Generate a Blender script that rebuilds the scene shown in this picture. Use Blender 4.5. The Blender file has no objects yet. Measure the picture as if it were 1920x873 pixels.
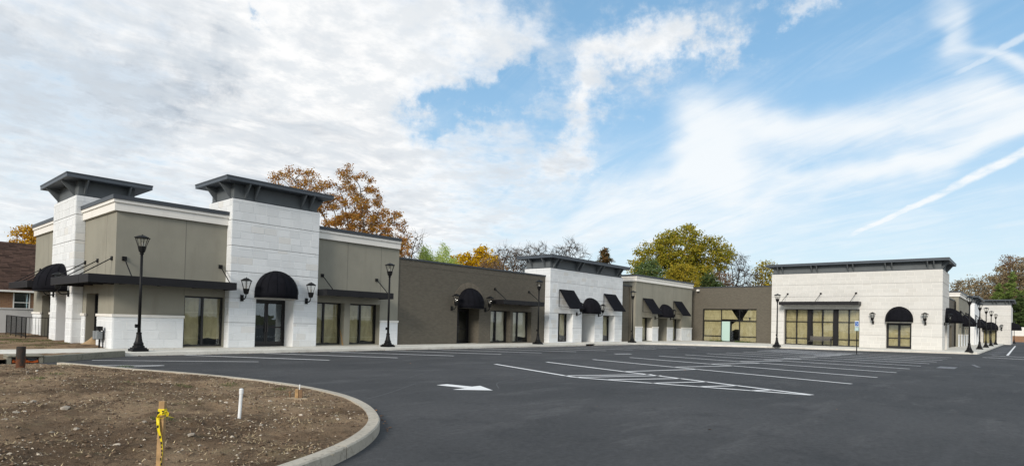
import bpy, bmesh, math, random
import numpy as np
from mathutils import Vector, Matrix, noise as mnoise
R = math.radians
rng = random.Random(7)
npr = np.random.default_rng(11)
scene = bpy.context.scene
col = scene.collection

# ------------------------------------------------------------------ camera
YAW, PITCH, ROLL = 0.71308, 0.01926, 0.02461
fwd = Vector((math.cos(YAW)*math.cos(PITCH), math.sin(YAW)*math.cos(PITCH), math.sin(PITCH)))
right = Vector((math.sin(YAW), -math.cos(YAW), 0))
up = right.cross(fwd)
r2 = right*math.cos(ROLL) + up*math.sin(ROLL)
u2 = -right*math.sin(ROLL) + up*math.cos(ROLL)
cam = bpy.data.cameras.new('camera'); camo = bpy.data.objects.new('camera', cam); col.objects.link(camo)
m = Matrix((r2, u2, -fwd)).transposed().to_4x4(); m.translation = (-7.95, -28.829, 1.631)
camo.matrix_world = m
cam.sensor_width = 36; cam.lens = 1118.78/1920*36; cam.shift_y = 146.9/1920
cam.clip_start = 0.05; cam.clip_end = 6000
scene.camera = camo

# ------------------------------------------------------------------ light
SUN_AZ, SUN_EL = R(196), R(25)          # azimuth counted from +X towards +Y
sun = bpy.data.lights.new('sun', 'SUN'); sun.energy = 2.1; sun.angle = R(15); sun.color = (1, .91, .80)
suno = bpy.data.objects.new('sun', sun); col.objects.link(suno)
sd = Vector((math.cos(SUN_AZ)*math.cos(SUN_EL), math.sin(SUN_AZ)*math.cos(SUN_EL), math.sin(SUN_EL)))
suno.rotation_euler = sd.to_track_quat('Z', 'Y').to_euler()
scene.view_settings.view_transform = 'Standard'; scene.view_settings.look = 'None'
scene.view_settings.gamma = 1; scene.view_settings.use_curve_mapping = False
scene.view_settings.exposure = 0.42

# ------------------------------------------------------------------ node helper
class NT:
    def __init__(s, tree): s.t = tree; s.n = tree.nodes; s.l = tree.links
    def node(s, typ, **kw):
        nd = s.n.new(typ)
        for k, v in kw.items(): setattr(nd, k, v)
        return nd
    def put(s, sock, v):
        if v is None: return
        if isinstance(v, bpy.types.NodeSocket): s.l.new(v, sock)
        else:
            if isinstance(v, (tuple, list)) and sock.type == 'RGBA' and len(v) == 3: v = (*v, 1)
            sock.default_value = v
    def math(s, op, a, b=None, c=None, clamp=False):
        nd = s.node('ShaderNodeMath', operation=op, use_clamp=clamp)
        s.put(nd.inputs[0], a); s.put(nd.inputs[1], b)
        if c is not None: s.put(nd.inputs[2], c)
        return nd.outputs[0]
    def add(s, a, b): return s.math('ADD', a, b)
    def sub(s, a, b): return s.math('SUBTRACT', a, b)
    def mul(s, a, b): return s.math('MULTIPLY', a, b)
    def smooth(s, x, lo, hi, a=0., b=1.):
        nd = s.node('ShaderNodeMapRange', interpolation_type='SMOOTHSTEP')
        s.put(nd.inputs[0], x); s.put(nd.inputs[1], lo); s.put(nd.inputs[2], hi); s.put(nd.inputs[3], a); s.put(nd.inputs[4], b)
        return nd.outputs[0]
    def noise(s, vec, scale, detail=4, rough=.55, dist=0, out=0):
        nd = s.node('ShaderNodeTexNoise'); s.put(nd.inputs['Vector'], vec)
        s.put(nd.inputs['Scale'], scale); s.put(nd.inputs['Detail'], detail); s.put(nd.inputs['Roughness'], rough); s.put(nd.inputs['Distortion'], dist)
        return nd.outputs[out]
    def mix(s, f, a, b, mode='MIX'):
        nd = s.node('ShaderNodeMix', data_type='RGBA', blend_type=mode, clamp_factor=True)
        s.put(nd.inputs[0], f); s.put(nd.inputs[6], a); s.put(nd.inputs[7], b)
        return nd.outputs[2]
    def comb(s, x, y, z):
        nd = s.node('ShaderNodeCombineXYZ'); s.put(nd.inputs[0], x); s.put(nd.inputs[1], y); s.put(nd.inputs[2], z); return nd.outputs[0]
    def sep(s, v):
        nd = s.node('ShaderNodeSeparateXYZ'); s.put(nd.inputs[0], v); return nd.outputs
    def scalevec(s, v, sc):
        nd = s.node('ShaderNodeVectorMath', operation='MULTIPLY'); s.put(nd.inputs[0], v); nd.inputs[1].default_value = sc; return nd.outputs[0]

# ------------------------------------------------------------------ sky: physical sky with broken cloud and cirrus
def make_world():
    w = bpy.data.worlds.new('World'); scene.world = w; w.use_nodes = True
    w.node_tree.nodes.clear(); T = NT(w.node_tree)
    sky = T.node('ShaderNodeTexSky', sky_type='NISHITA', sun_disc=False)
    sky.sun_elevation = SUN_EL; sky.sun_rotation = R(90) - SUN_AZ
    sky.air_density = 1.0; sky.dust_density = 0.4; sky.ozone_density = 1.6
    g = T.node('ShaderNodeTexCoord').outputs['Generated']
    x, y, z = T.sep(g)
    az = T.mul(T.math('ARCTAN2', y, x), 180/math.pi)
    el = T.mul(T.math('ARCSINE', z), 180/math.pi)
    zc = T.math('MAXIMUM', T.add(z, .10), .02)
    P = T.comb(T.math('DIVIDE', x, zc), T.math('DIVIDE', y, zc), 0.)     # cloud layer seen in perspective
    warp = T.noise(g, 9.0, 7, .66, 0, 1)
    wx, wy, wz = T.sep(warp)
    a2 = T.add(az, T.mul(T.sub(wx, .5), 22)); e2 = T.add(el, T.mul(T.sub(wy, .5), 13))
    wsx, wsy, _ = T.sep(T.noise(g, 5.0, 3, .5, 0, 1))
    a3 = T.add(az, T.mul(T.sub(wsx, .5), 14)); e3 = T.add(el, T.mul(T.sub(wsy, .5), 8))
    def blob(ca, ce, ra, re, rot=0, soft=False):
        dx = T.sub(a3 if soft else a2, ca); dy = T.sub(e3 if soft else e2, ce)
        if rot:
            c, s_ = math.cos(R(rot)), math.sin(R(rot))
            dx, dy = T.add(T.mul(dx, c), T.mul(dy, s_)), T.sub(T.mul(dy, c), T.mul(dx, s_))
        q = T.add(T.math('POWER', T.math('ABSOLUTE', T.mul(dx, 1/ra)), 2.), T.math('POWER', T.math('ABSOLUTE', T.mul(dy, 1/re)), 2.))
        return T.math('EXPONENT', T.mul(q, -1.))
    n1 = T.noise(P, 1.35, 9, .6, .3); n2 = T.noise(P, 5.5, 8, .64)
    fb = T.add(T.mul(n1, .5), T.mul(n2, .5))
    # heavy cloud everywhere except a clearer sector around az 15
    far = T.math('COSINE', T.mul(T.sub(az, 12.), math.pi/180))
    cov = T.smooth(far, .70, .97, .57, .17)
    dens = cov
    for (ca, ce, ra, re, rot, k) in [(60, 23, 16, 8, 0, .22), (44, 27, 5, 4, 0, .25), (52, 13, 13, 7, 0, .2), (40, 8, 9, 4, 0, .12),
            (29.3, 25.8, 6.0, 3.0, -10, .46), (24.0, 24.6, 3.5, 2.0, 0, .32), (33.5, 20.5, 3.4, 4, 25, .36), (36.5, 16, 4.6, 2.6, 0, .34),
            (14.8, 27, 3, 1.8, 0, .38), (47, 19.6, 4, 1.9, -20, -.4), (42.5, 22, 2.0, 2.4, 0, -.36), (67, 24.2, 1.3, 1.2, 0, -.3), (38, 18, 3, 2, 0, -.1)]:
        dens = T.add(dens, T.mul(blob(ca, ce, ra, re, rot), k))
    n3 = T.noise(P, 13., 6, .6)
    dens = T.add(dens, T.add(T.mul(T.sub(fb, .5), 1.05), T.mul(T.sub(n3, .5), .32)))
    alpha = T.smooth(dens, .22, .74)
    # cirrus: fibres drawn out along the wind
    Pr = T.node('ShaderNodeVectorRotate', rotation_type='Z_AXIS'); T.put(Pr.inputs['Vector'], P); Pr.inputs['Angle'].default_value = R(-62)
    cn = T.add(T.mul(T.noise(T.scalevec(Pr.outputs[0], (.7, 3.2, 1)), 1.6, 8, .6, 1.2), .6), T.mul(T.noise(P, 3.2, 8, .62, .6), .4))
    cir = 0.13
    for (ca, ce, ra, re, rot, k) in [(21.8, 17.8, 3.2, 4.6, -20, .46), (20, 13.5, 5.5, 2.6, 0, .42), (13, 16.2, 7, 1.7, 8, .52), (4, 17.2, 6, 1.7, 3, .52),
            (9, 12.6, 7, .9, -12, .5), (1.5, 15, 5, 1.0, -14, .42), (28, 13, 8, 3, 0, .34), (32, 9, 9, 3, 0, .42), (14, 9, 12, 3, 0, .25), (6.4, 22.6, 1.0, 2.6, -25, .42), (2, 20.2, 3.4, .5, 16, .45), (-25, 18, 18, 9, 0, .4)]:
        cir = T.add(cir, T.mul(blob(ca, ce, ra, re, rot, True), k))
    calpha = T.mul(T.smooth(T.add(cir, T.mul(T.sub(cn, .5), 1.15)), .08, .85), .92)
    # two contrails: straight bands on the cloud layer
    def trail(a0, e0, a1, e1, w0, k):
        dx, dy = a1-a0, e1-e0; L = math.hypot(dx, dy); dx /= L; dy /= L
        sx = T.sub(T.add(az, T.mul(T.sub(wx, .5), 1.0)), a0); sy = T.sub(T.add(el, T.mul(T.sub(wy, .5), 1.0)), e0)
        along = T.add(T.mul(sx, dx), T.mul(sy, dy)); across = T.math('ABSOLUTE', T.sub(T.mul(sy, dx), T.mul(sx, dy)))
        wd = T.add(w0, T.mul(along, .014))
        core = T.sub(1., T.smooth(T.math('DIVIDE', across, wd), .25, 1.))
        return T.mul(T.mul(core, T.smooth(along, 0., 2.)), T.mul(T.smooth(n2, .2, .6), k))
    tr = T.math('MAXIMUM', trail(12.3, 7.5, .3, 13.2, .28, .95), trail(5.5, 19.0, -4, 22.6, .3, .5))
    calpha = T.math('MAXIMUM', calpha, tr)
    # light and dark of the thick cloud
    g1 = T.noise(T.scalevec(P, (1, 1, 1)), 1.0, 6, .55, .5)
    g2 = T.noise(T.scalevec(P, (1.0, 1.6, 1)), 3.2, 7, .6, .8)
    gb = T.add(T.mul(blob(79, 16.5, 9, 4.5, -15), .26), T.mul(blob(70, 19, 7, 2.5, -25), .12))
    grey = T.mul(T.smooth(T.add(T.add(T.mul(g1, .55), T.mul(g2, .45)), gb), .44, .72), T.smooth(dens, .42, .75))
    ccol = T.mix(grey, (.76, .76, .757), (.33, .38, .44))
    ccol = T.mix(T.mul(T.smooth(n2, .40, .60), .65), ccol, (.53, .57, .61))
    skyc = T.node('ShaderNodeVectorMath', operation='SCALE'); T.put(skyc.inputs[0], sky.outputs[0]); skyc.inputs[3].default_value = .115
    hazef = T.smooth(el, 0., 30., .85, .45)
    base = T.mix(hazef, skyc.outputs[0], T.mix(T.smooth(el, 2., 26.), (.50, .60, .66), (.20, .43, .64)))
    c = T.mix(calpha, base, (.71, .735, .75))
    c = T.mix(alpha, c, ccol)
    bg = T.node('ShaderNodeBackground'); T.put(bg.inputs[0], c); bg.inputs[1].default_value = 1.0
    o = T.node('ShaderNodeOutputWorld'); T.l.new(bg.outputs[0], o.inputs[0])
    w.cycles.sampling_method = 'MANUAL'; w.cycles.sample_map_resolution = 512
make_world()
scene.cycles.use_denoising = True
scene.cycles.max_bounces = 6; scene.cycles.diffuse_bounces = 3; scene.cycles.glossy_bounces = 3; scene.cycles.transparent_max_bounces = 12
scene.cycles.caustics_reflective = False; scene.cycles.caustics_refractive = False

# ------------------------------------------------------------------ materials
M = {}
def mat(name, color, rough=.7, spec=.4, metal=0., var=0., vscale=3., vcol=None, bump=0., bscale=40., objrand=0., extra=None, islerand=0.):
    mt = bpy.data.materials.new(name); mt.use_nodes = True; T = NT(mt.node_tree)
    b = T.n['Principled BSDF']; b.inputs['Roughness'].default_value = rough
    b.inputs['Specular IOR Level'].default_value = spec; b.inputs['Metallic'].default_value = metal
    tc = T.node('ShaderNodeTexCoord').outputs['Object']
    geo = T.node('ShaderNodeNewGeometry'); pos = geo.outputs['Position']
    c = None
    cs = (*color, 1)
    if var:
        n = T.noise(pos, vscale, 6, .6)
        d = vcol or tuple(max(0, k*(1-var)) for k in color)
        c = T.mix(T.smooth(n, .3, .72), color, d)
    if objrand or islerand:
        rnd = T.node('ShaderNodeObjectInfo').outputs['Random'] if objrand else geo.outputs['Random Per Island']
        k = objrand or islerand
        f = T.add(T.mul(rnd, 2*k), 1-k)
        c = T.mix(1., c if c is not None else cs, T.comb(f, f, f), 'MULTIPLY')
    if extra: c = extra(T, c if c is not None else cs, pos, tc, b)
    if c is not None: T.put(b.inputs['Base Color'], c)
    else: b.inputs['Base Color'].default_value = cs
    if bump:
        bn = T.node('ShaderNodeBump'); bn.inputs['Strength'].default_value = bump; bn.inputs['Distance'].default_value = .02
        T.put(bn.inputs['Height'], T.noise(pos, bscale, 5, .6)); T.l.new(bn.outputs[0], b.inputs['Normal'])
    M[name] = mt; return mt

def asphalt_extra(T, c, pos, tc, b):
    n = T.noise(pos, .16, 5, .6); s = T.noise(T.scalevec(pos, (.35, 1.1, 1)), .8, 8, .72)
    f = T.noise(pos, 160, 2, .7); ag = T.noise(pos, 48, 4, .75); md = T.noise(pos, 11, 5, .72)
    c = T.mix(T.smooth(n, .35, .7), (.052, .053, .0545), (.073, .073, .0745))
    c = T.mix(T.mul(T.smooth(s, .5, .66), .5), c, (.112, .112, .113))
    c = T.mix(T.mul(T.smooth(T.noise(pos, .5, 8, .75), .52, .66), .5), c, (.033, .0345, .037))
    tr = T.noise(T.scalevec(pos, (.06, .9, 1)), 1.2, 4, .6); c = T.mix(T.mul(T.smooth(tr, .56, .68), .3), c, (.078, .079, .082))
    g = T.add(-.42, T.add(T.mul(f, .4), T.add(T.mul(ag, 1.3), T.mul(md, 1.3)))); c = T.mix(1., c, T.comb(g, g, g), 'MULTIPLY')
    c = T.mix(T.mul(T.smooth(ag, .64, .74), .5), c, (.2, .2, .198))
    c = T.mix(T.mul(T.smooth(T.noise(pos, 2.1, 3, .5), .7, .76), .5), c, (.028, .029, .031))
    T.put(b.inputs['Roughness'], T.add(.74, T.mul(s, .2)))
    bn = T.node('ShaderNodeBump'); bn.inputs['Strength'].default_value = .7; bn.inputs['Distance'].default_value = .008
    T.put(bn.inputs['Height'], T.add(f, T.mul(ag, .9))); T.l.new(bn.outputs[0], b.inputs['Normal'])
    return c
mat('asphalt', (.06, .063, .07), .8, .2, extra=asphalt_extra)

def paint_extra(T, c, pos, tc, b):
    w = T.noise(pos, 9, 6, .75); w2 = T.noise(pos, 90, 3, .7)
    return T.mix(T.mul(T.smooth(T.add(T.mul(w, .6), T.mul(w2, .4)), .56, .74), .35), (.82, .82, .81), (.48, .485, .49))
mat('line_paint', (.75, .75, .75), .7, .3, extra=paint_extra)
def faint_extra(T, c, pos, tc, b):
    return T.mix(T.smooth(T.noise(pos, 12, 5, .7), .35, .65), (.27, .275, .285), (.10, .103, .11))
mat('worn_paint', (.2, .2, .2), .8, .3, extra=faint_extra)
mat('crack_seal', (.105, .105, .108), .8, .3)

def conc_extra(base, dark):
    def f(T, c, pos, tc, b):
        n = T.noise(pos, .8, 6, .65); s = T.noise(pos, 14, 5, .7); f_ = T.noise(pos, 120, 2, .6)
        c = T.mix(T.smooth(n, .35, .7), base, tuple(k*.84 for k in base))
        c = T.mix(T.mul(T.smooth(s, .5, .72), .65), c, dark)
        c = T.mix(T.mul(T.smooth(T.noise(pos, 3.5, 6, .7), .52, .66), .45), c, dark)
        g = T.add(.6, T.add(T.mul(f_, .35), T.mul(T.noise(pos, 45, 3, .7), .45))); c = T.mix(1., c, T.comb(g, g, g), 'MULTIPLY')
        r = T.add(.94, T.mul(T.node('ShaderNodeObjectInfo').outputs['Random'], .12)); c = T.mix(1., c, T.comb(r, r, r), 'MULTIPLY')
        bn = T.node('ShaderNodeBump'); bn.inputs['Strength'].default_value = .35; bn.inputs['Distance'].default_value = .008
        T.put(bn.inputs['Height'], T.add(f_, s)); T.l.new(bn.outputs[0], b.inputs['Normal'])
        return c
    return f
mat('concrete', (.5, .48, .43), .85, .3, extra=conc_extra((.72, .70, .63), (.56, .53, .46)))
mat('kerb_concrete', (.4, .38, .33), .9, .25, extra=conc_extra((.50, .455, .375), (.24, .21, .165)))
mat('old_concrete', (.3, .28, .23), .9, .25, extra=conc_extra((.27, .255, .2), (.12, .11, .08)))

def dirt_extra(T, c, pos, tc, b):
    n = T.noise(pos, .55, 7, .66); m_ = T.noise(pos, 5, 7, .72); f_ = T.noise(pos, 60, 5, .75)
    c = T.mix(T.smooth(n, .38, .62), (.175, .12, .076), (.42, .30, .19))
    c = T.mix(T.mul(T.smooth(m_, .5, .66), .7), c, (.085, .056, .037))
    c = T.mix(T.mul(T.smooth(T.noise(pos, 1.3, 6, .72), .55, .68), .65), c, (.29, .235, .14))
    c = T.mix(T.mul(T.smooth(T.noise(pos, 2.3, 5, .7), .6, .7), .5), c, (.13, .135, .05))
    c = T.mix(T.mul(T.smooth(f_, .54, .68), .55), c, (.30, .24, .17))
    c = T.mix(T.mul(T.smooth(T.noise(pos, 24, 5, .75), .55, .68), .75), c, (.045, .032, .023))
    bn = T.node('ShaderNodeBump'); bn.inputs['Strength'].default_value = 1.; bn.inputs['Distance'].default_value = .06
    T.put(bn.inputs['Height'], T.add(T.mul(m_, 1.2), f_)); T.l.new(bn.outputs[0], b.inputs['Normal'])
    return c
mat('dirt', (.1, .07, .05), .95, .1, extra=dirt_extra)
def land_extra(T, c, pos, tc, b):
    return T.mix(T.smooth(T.noise(pos, .06, 6, .6), .35, .7), (.06, .075, .03), (.12, .1, .05))
mat('land', (.08, .08, .04), .95, .1, extra=land_extra)
mat('sand', (.48, .34, .2), .95, .1, var=.25, vscale=12, bump=.4)
mat('stone', (.50, .44, .36), .85, .2, var=.35, vscale=25, objrand=.35, bump=.4, bscale=60)
mat('pebble', (.46, .40, .32), .9, .2, islerand=.55)
mat('clod', (.15, .107, .073), .95, .1, islerand=.45)
mat('straw', (.42, .33, .2), .9, .1, islerand=.5)
mat('grass', (.07, .11, .025), .8, .2, islerand=.45)
mat('dry_leaf', (.28, .14, .06), .8, .2, islerand=.5)

def stucco_extra(T, c, pos, tc, b):
    n = T.noise(pos, .7, 5, .6); f_ = T.noise(pos, 55, 4, .7); st = T.noise(T.scalevec(pos, (1.6, 1.6, .22)), 1.3, 5, .6)
    c = T.mix(T.smooth(n, .35, .7), (.298, .287, .236), (.265, .256, .212))
    c = T.mix(T.mul(T.smooth(st, .52, .72), .45), c, (.235, .22, .178))
    g = T.add(.9, T.mul(f_, .2)); c = T.mix(1., c, T.comb(g, g, g), 'MULTIPLY')
    bn = T.node('ShaderNodeBump'); bn.inputs['Strength'].default_value = .25; bn.inputs['Distance'].default_value = .006
    T.put(bn.inputs['Height'], f_); T.l.new(bn.outputs[0], b.inputs['Normal'])
    return c
mat('stucco', (.26, .23, .18), .9, .2, extra=stucco_extra)
def trim_extra(T, c, pos, tc, b):
    return T.mix(T.mul(T.smooth(T.noise(T.scalevec(pos, (2, 2, .3)), 1.2, 5, .6), .5, .75), .35), (.80, .78, .73), (.62, .6, .55))
mat('white_trim', (.8, .78, .73), .7, .3, extra=trim_extra)
mat('mortar', (.86, .88, .885), .9, .2, var=.05, vscale=2, bump=.2)
mat('cream_mortar', (.76, .75, .715), .9, .2, var=.05, vscale=2, bump=.2)
def block_extra(ca, cb, cw, cs):
    def f(T, c, pos, tc, b):
        rnd = T.node('ShaderNodeObjectInfo').outputs['Random']
        rn = T.math('FRACT', T.mul(rnd, 17.3))
        c = T.mix(T.smooth(rnd, 0., 1.), ca, cb)
        c = T.mix(T.mul(T.smooth(rn, .85, .97), .45), c, cw)
        n = T.noise(pos, 2.2, 6, .65); c = T.mix(T.mul(T.smooth(n, .45, .75), .22), c, cs)
        st = T.noise(T.scalevec(pos, (2.2, 2.2, .18)), 1.5, 5, .6); c = T.mix(T.mul(T.smooth(st, .56, .75), .2), c, cs)
        f_ = T.noise(pos, 38, 4, .7); g = T.add(.92, T.mul(f_, .16)); c = T.mix(1., c, T.comb(g, g, g), 'MULTIPLY')
        bn = T.node('ShaderNodeBump'); bn.inputs['Strength'].default_value = .4; bn.inputs['Distance'].default_value = .008
        T.put(bn.inputs['Height'], f_); T.l.new(bn.outputs[0], b.inputs['Normal'])
        return c
    return f
mat('white_block', (.7, .7, .7), .85, .25, extra=block_extra((.765, .79, .80), (.695, .72, .73), (.68, .65, .59), (.63, .63, .61)))
mat('cream_block', (.6, .58, .52), .85, .25, extra=block_extra((.665, .660, .63), (.625, .62, .59), (.60, .585, .545), (.55, .54, .51)))

def brick_extra(T, c, pos, tc, b):
    x, y, z = T.sep(pos)
    u = T.comb(T.add(x, y), z, 0.)
    bt = T.node('ShaderNodeTexBrick'); T.put(bt.inputs['Vector'], u)
    bt.inputs['Scale'].default_value = 1.0; bt.inputs['Brick Width'].default_value = .205; bt.inputs['Row Height'].default_value = .0675
    bt.inputs['Mortar Size'].default_value = .006; bt.inputs['Mortar Smooth'].default_value = .3
    T.put(bt.inputs['Color1'], (.147, .132, .104, 1)); T.put(bt.inputs['Color2'], (.118, .106, .084, 1)); T.put(bt.inputs['Mortar'], (.078, .071, .057, 1))
    n = T.noise(pos, .6, 6, .6)
    c = T.mix(T.mul(T.smooth(n, .45, .75), .3), bt.outputs[0], (.105, .093, .072))
    bn = T.node('ShaderNodeBump'); bn.inputs['Strength'].default_value = .7; bn.inputs['Distance'].default_value = .01; bn.invert = True
    T.put(bn.inputs['Height'], bt.outputs['Fac']); T.l.new(bn.outputs[0], b.inputs['Normal'])
    return c
mat('brown_brick', (.15, .125, .09), .8, .3, extra=brick_extra)
def redbrick_extra(T, c, pos, tc, b):
    x, y, z = T.sep(pos)
    bt = T.node('ShaderNodeTexBrick'); T.put(bt.inputs['Vector'], T.comb(T.add(x, y), z, 0.))
    bt.inputs['Scale'].default_value = 1.0; bt.inputs['Brick Width'].default_value = .22; bt.inputs['Row Height'].default_value = .075; bt.inputs['Mortar Size'].default_value = .008
    T.put(bt.inputs['Color1'], (.24, .11, .055, 1)); T.put(bt.inputs['Color2'], (.33, .17, .08, 1)); T.put(bt.inputs['Mortar'], (.3, .25, .2, 1))
    return bt.outputs[0]
mat('red_brick', (.28, .13, .06), .85, .25, extra=redbrick_extra)
mat('arch_brick', (.165, .144, .112), .8, .3, objrand=.12)
mat('pale_paper', (.66, .62, .49), .85, .2, var=.2, vscale=2.5)
mat('bracket_metal', (.125, .14, .15), .5, .4)
mat('shingle', (.075, .045, .034), .9, .2, var=.3, vscale=4, objrand=.4)
mat('fascia_metal', (.070, .086, .105), .45, .45, var=.18, vscale=1.2)
mat('neck_metal', (.115, .13, .138), .6, .4, var=.15, vscale=1.0)
mat('cap_metal', (.042, .05, .06), .45, .45)
mat('bronze_metal', (.012, .0115, .0135), .5, .3, var=.25, vscale=2)
mat('black_metal', (.0055, .0058, .0065), .5, .25, var=.3, vscale=6)
mat('frame_metal', (.007, .007, .008), .4, .5)
mat('canvas', (.008, .0083, .012), .85, .12, var=.35, vscale=3, bump=.25, bscale=70)
mat('joint', (.16, .15, .13), .9, .1)
mat('dark_joint', (.2, .2, .195), .9, .1)
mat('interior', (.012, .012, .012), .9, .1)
mat('roof_membrane', (.3, .3, .3), .9, .1)
mat('vinyl', (.62, .62, .61), .5, .4, var=.1, vscale=.8)
mat('wood', (.42, .27, .13), .75, .3, var=.3, vscale=18, objrand=.1)
mat('pale_wood', (.46, .36, .24), .85, .2, var=.35, vscale=15)
mat('old_wood', (.25, .16, .095), .85, .2, var=.4, vscale=20)
mat('pvc', (.80, .82, .82), .35, .5, var=.12, vscale=9)
mat('tape', (.78, .62, .015), .4, .4)
mat('tape_print', (.008, .008, .008), .5, .3)
def rust_extra(T, c, pos, tc, b):
    z = T.sep(pos)[2]
    n = T.noise(pos, 7, 6, .7)
    return T.mix(T.smooth(T.add(n, T.mul(T.sub(z, .4), -.45)), .38, .62), (.035, .030, .026), (.125, .045, .018))
mat('rust', (.1, .04, .02), .8, .3, extra=rust_extra, bump=.3, bscale=50)
mat('orange_fabric', (.36, .085, .025), .9, .1, var=.5, vscale=30)
mat('grey_box', (.22, .24, .25), .5, .4)
mat('blue_sign', (.02, .12, .42), .4, .4)
mat('white_sign', (.75, .77, .78), .4, .4)
mat('green_sign', (.32, .52, .52), .4, .4)
mat('bench_metal', (.10, .095, .09), .5, .4)
mat('opal_glass', (.34, .33, .30), .4, .4)
def paper_extra(T, c, pos, tc, b):
    x, y, z = T.sep(pos); u = T.add(x, y)
    w = T.noise(T.comb(T.mul(u, 2.5), z, 0.), 1.6, 6, .65, .6)
    c = T.mix(T.smooth(w, .35, .7), (.47, .41, .235), (.35, .30, .165))
    f = T.math('ABSOLUTE', T.sub(T.math('FRACT', T.mul(z, .85)), .5))
    c = T.mix(T.mul(T.smooth(f, .0, .03, 1., 0.), .5), c, (.62, .55, .36))
    bn = T.node('ShaderNodeBump'); bn.inputs['Strength'].default_value = .8; bn.inputs['Distance'].default_value = .06
    T.put(bn.inputs['Height'], w); T.l.new(bn.outputs[0], b.inputs['Normal'])
    return c
mat('kraft_paper', (.34, .28, .15), .85, .2, extra=paper_extra)
mat('pale_panel', (.45, .62, .56), .6, .3)
def glass_mat(name, tint, base=.045):
    mt = bpy.data.materials.new(name); mt.use_nodes = True; T = NT(mt.node_tree); T.n.clear()
    tr = T.node('ShaderNodeBsdfTransparent'); tr.inputs[0].default_value = (*tint, 1)
    gl = T.node('ShaderNodeBsdfGlossy'); gl.inputs['Roughness'].default_value = .02; gl.inputs[0].default_value = (.9, .95, 1, 1)
    pos = T.node('ShaderNodeNewGeometry').outputs['Position']
    bn = T.node('ShaderNodeBump'); bn.inputs['Strength'].default_value = .12; bn.inputs['Distance'].default_value = .02
    T.put(bn.inputs['Height'], T.noise(pos, 1.4, 2, .5)); T.l.new(bn.outputs[0], gl.inputs['Normal'])
    lw = T.node('ShaderNodeLayerWeight'); lw.inputs[0].default_value = .5
    mx = T.node('ShaderNodeMixShader'); T.put(mx.inputs[0], T.math('MULTIPLY_ADD', T.math('POWER', lw.outputs['Facing'], 4.), .5, base, True)); T.l.new(tr.outputs[0], mx.inputs[1]); T.l.new(gl.outputs[0], mx.inputs[2])
    o = T.node('ShaderNodeOutputMaterial'); T.l.new(mx.outputs[0], o.inputs[0]); M[name] = mt
glass_mat('glass', (.96, .97, .96), .045)
glass_mat('dark_glass', (.62, .70, .70), .12)
glass_mat('clear_glass', (.97, .97, .96), .04)
def leaf_mat(name, c1, c2, c3=None, trans=.35):
    mt = bpy.data.materials.new(name); mt.use_nodes = True; T = NT(mt.node_tree); T.n.clear()
    geo = T.node('ShaderNodeNewGeometry'); rnd = geo.outputs['Random Per Island']
    cl = T.noise(geo.outputs['Position'], .55, 3, .6)
    c = T.mix(T.smooth(T.add(T.mul(rnd, .5), T.mul(cl, .8)), .35, .95), c1, c2)
    if c3: c = T.mix(T.smooth(T.math('FRACT', T.mul(rnd, 13.7)), .72, .95), c, c3)
    d = T.node('ShaderNodeBsdfDiffuse'); t = T.node('ShaderNodeBsdfTranslucent'); T.put(d.inputs[0], c); T.put(t.inputs[0], c)
    mx = T.node('ShaderNodeMixShader'); mx.inputs[0].default_value = trans; T.l.new(d.outputs[0], mx.inputs[1]); T.l.new(t.outputs[0], mx.inputs[2])
    o = T.node('ShaderNodeOutputMaterial'); T.l.new(mx.outputs[0], o.inputs[0]); M[name] = mt
leaf_mat('leaf_rust', (.36, .145, .04), (.50, .29, .065), (.30, .19, .05))
leaf_mat('leaf_maple', (.20, .205, .028), (.40, .35, .045), (.46, .33, .05))
leaf_mat('leaf_yellow', (.55, .34, .015), (.72, .48, .025), (.38, .23, .03))
leaf_mat('leaf_olive', (.31, .26, .035), (.46, .35, .045), (.19, .19, .03))
leaf_mat('leaf_green', (.14, .20, .055), (.22, .29, .08))
leaf_mat('leaf_bright', (.42, .54, .15), (.60, .68, .24), None, .5)
leaf_mat('needle', (.07, .105, .04), (.11, .155, .055))
leaf_mat('needle_brown', (.05, .065, .028), (.20, .11, .05), (.3, .16, .07))
leaf_mat('leaf_brown', (.20, .125, .075), (.31, .20, .11), (.15, .11, .07))
leaf_mat('leaf_oak', (.26, .205, .125), (.38, .29, .17), (.20, .17, .10))
leaf_mat('leaf_gold', (.50, .27, .025), (.62, .38, .04), (.40, .2, .03))
leaf_mat('leaf_bluegreen', (.10, .155, .065), (.17, .23, .085))
mat('bark', (.09, .072, .058), .95, .1, var=.4, vscale=3)
mat('bark_pale', (.22, .19, .16), .95, .1, var=.4, vscale=3)

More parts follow.
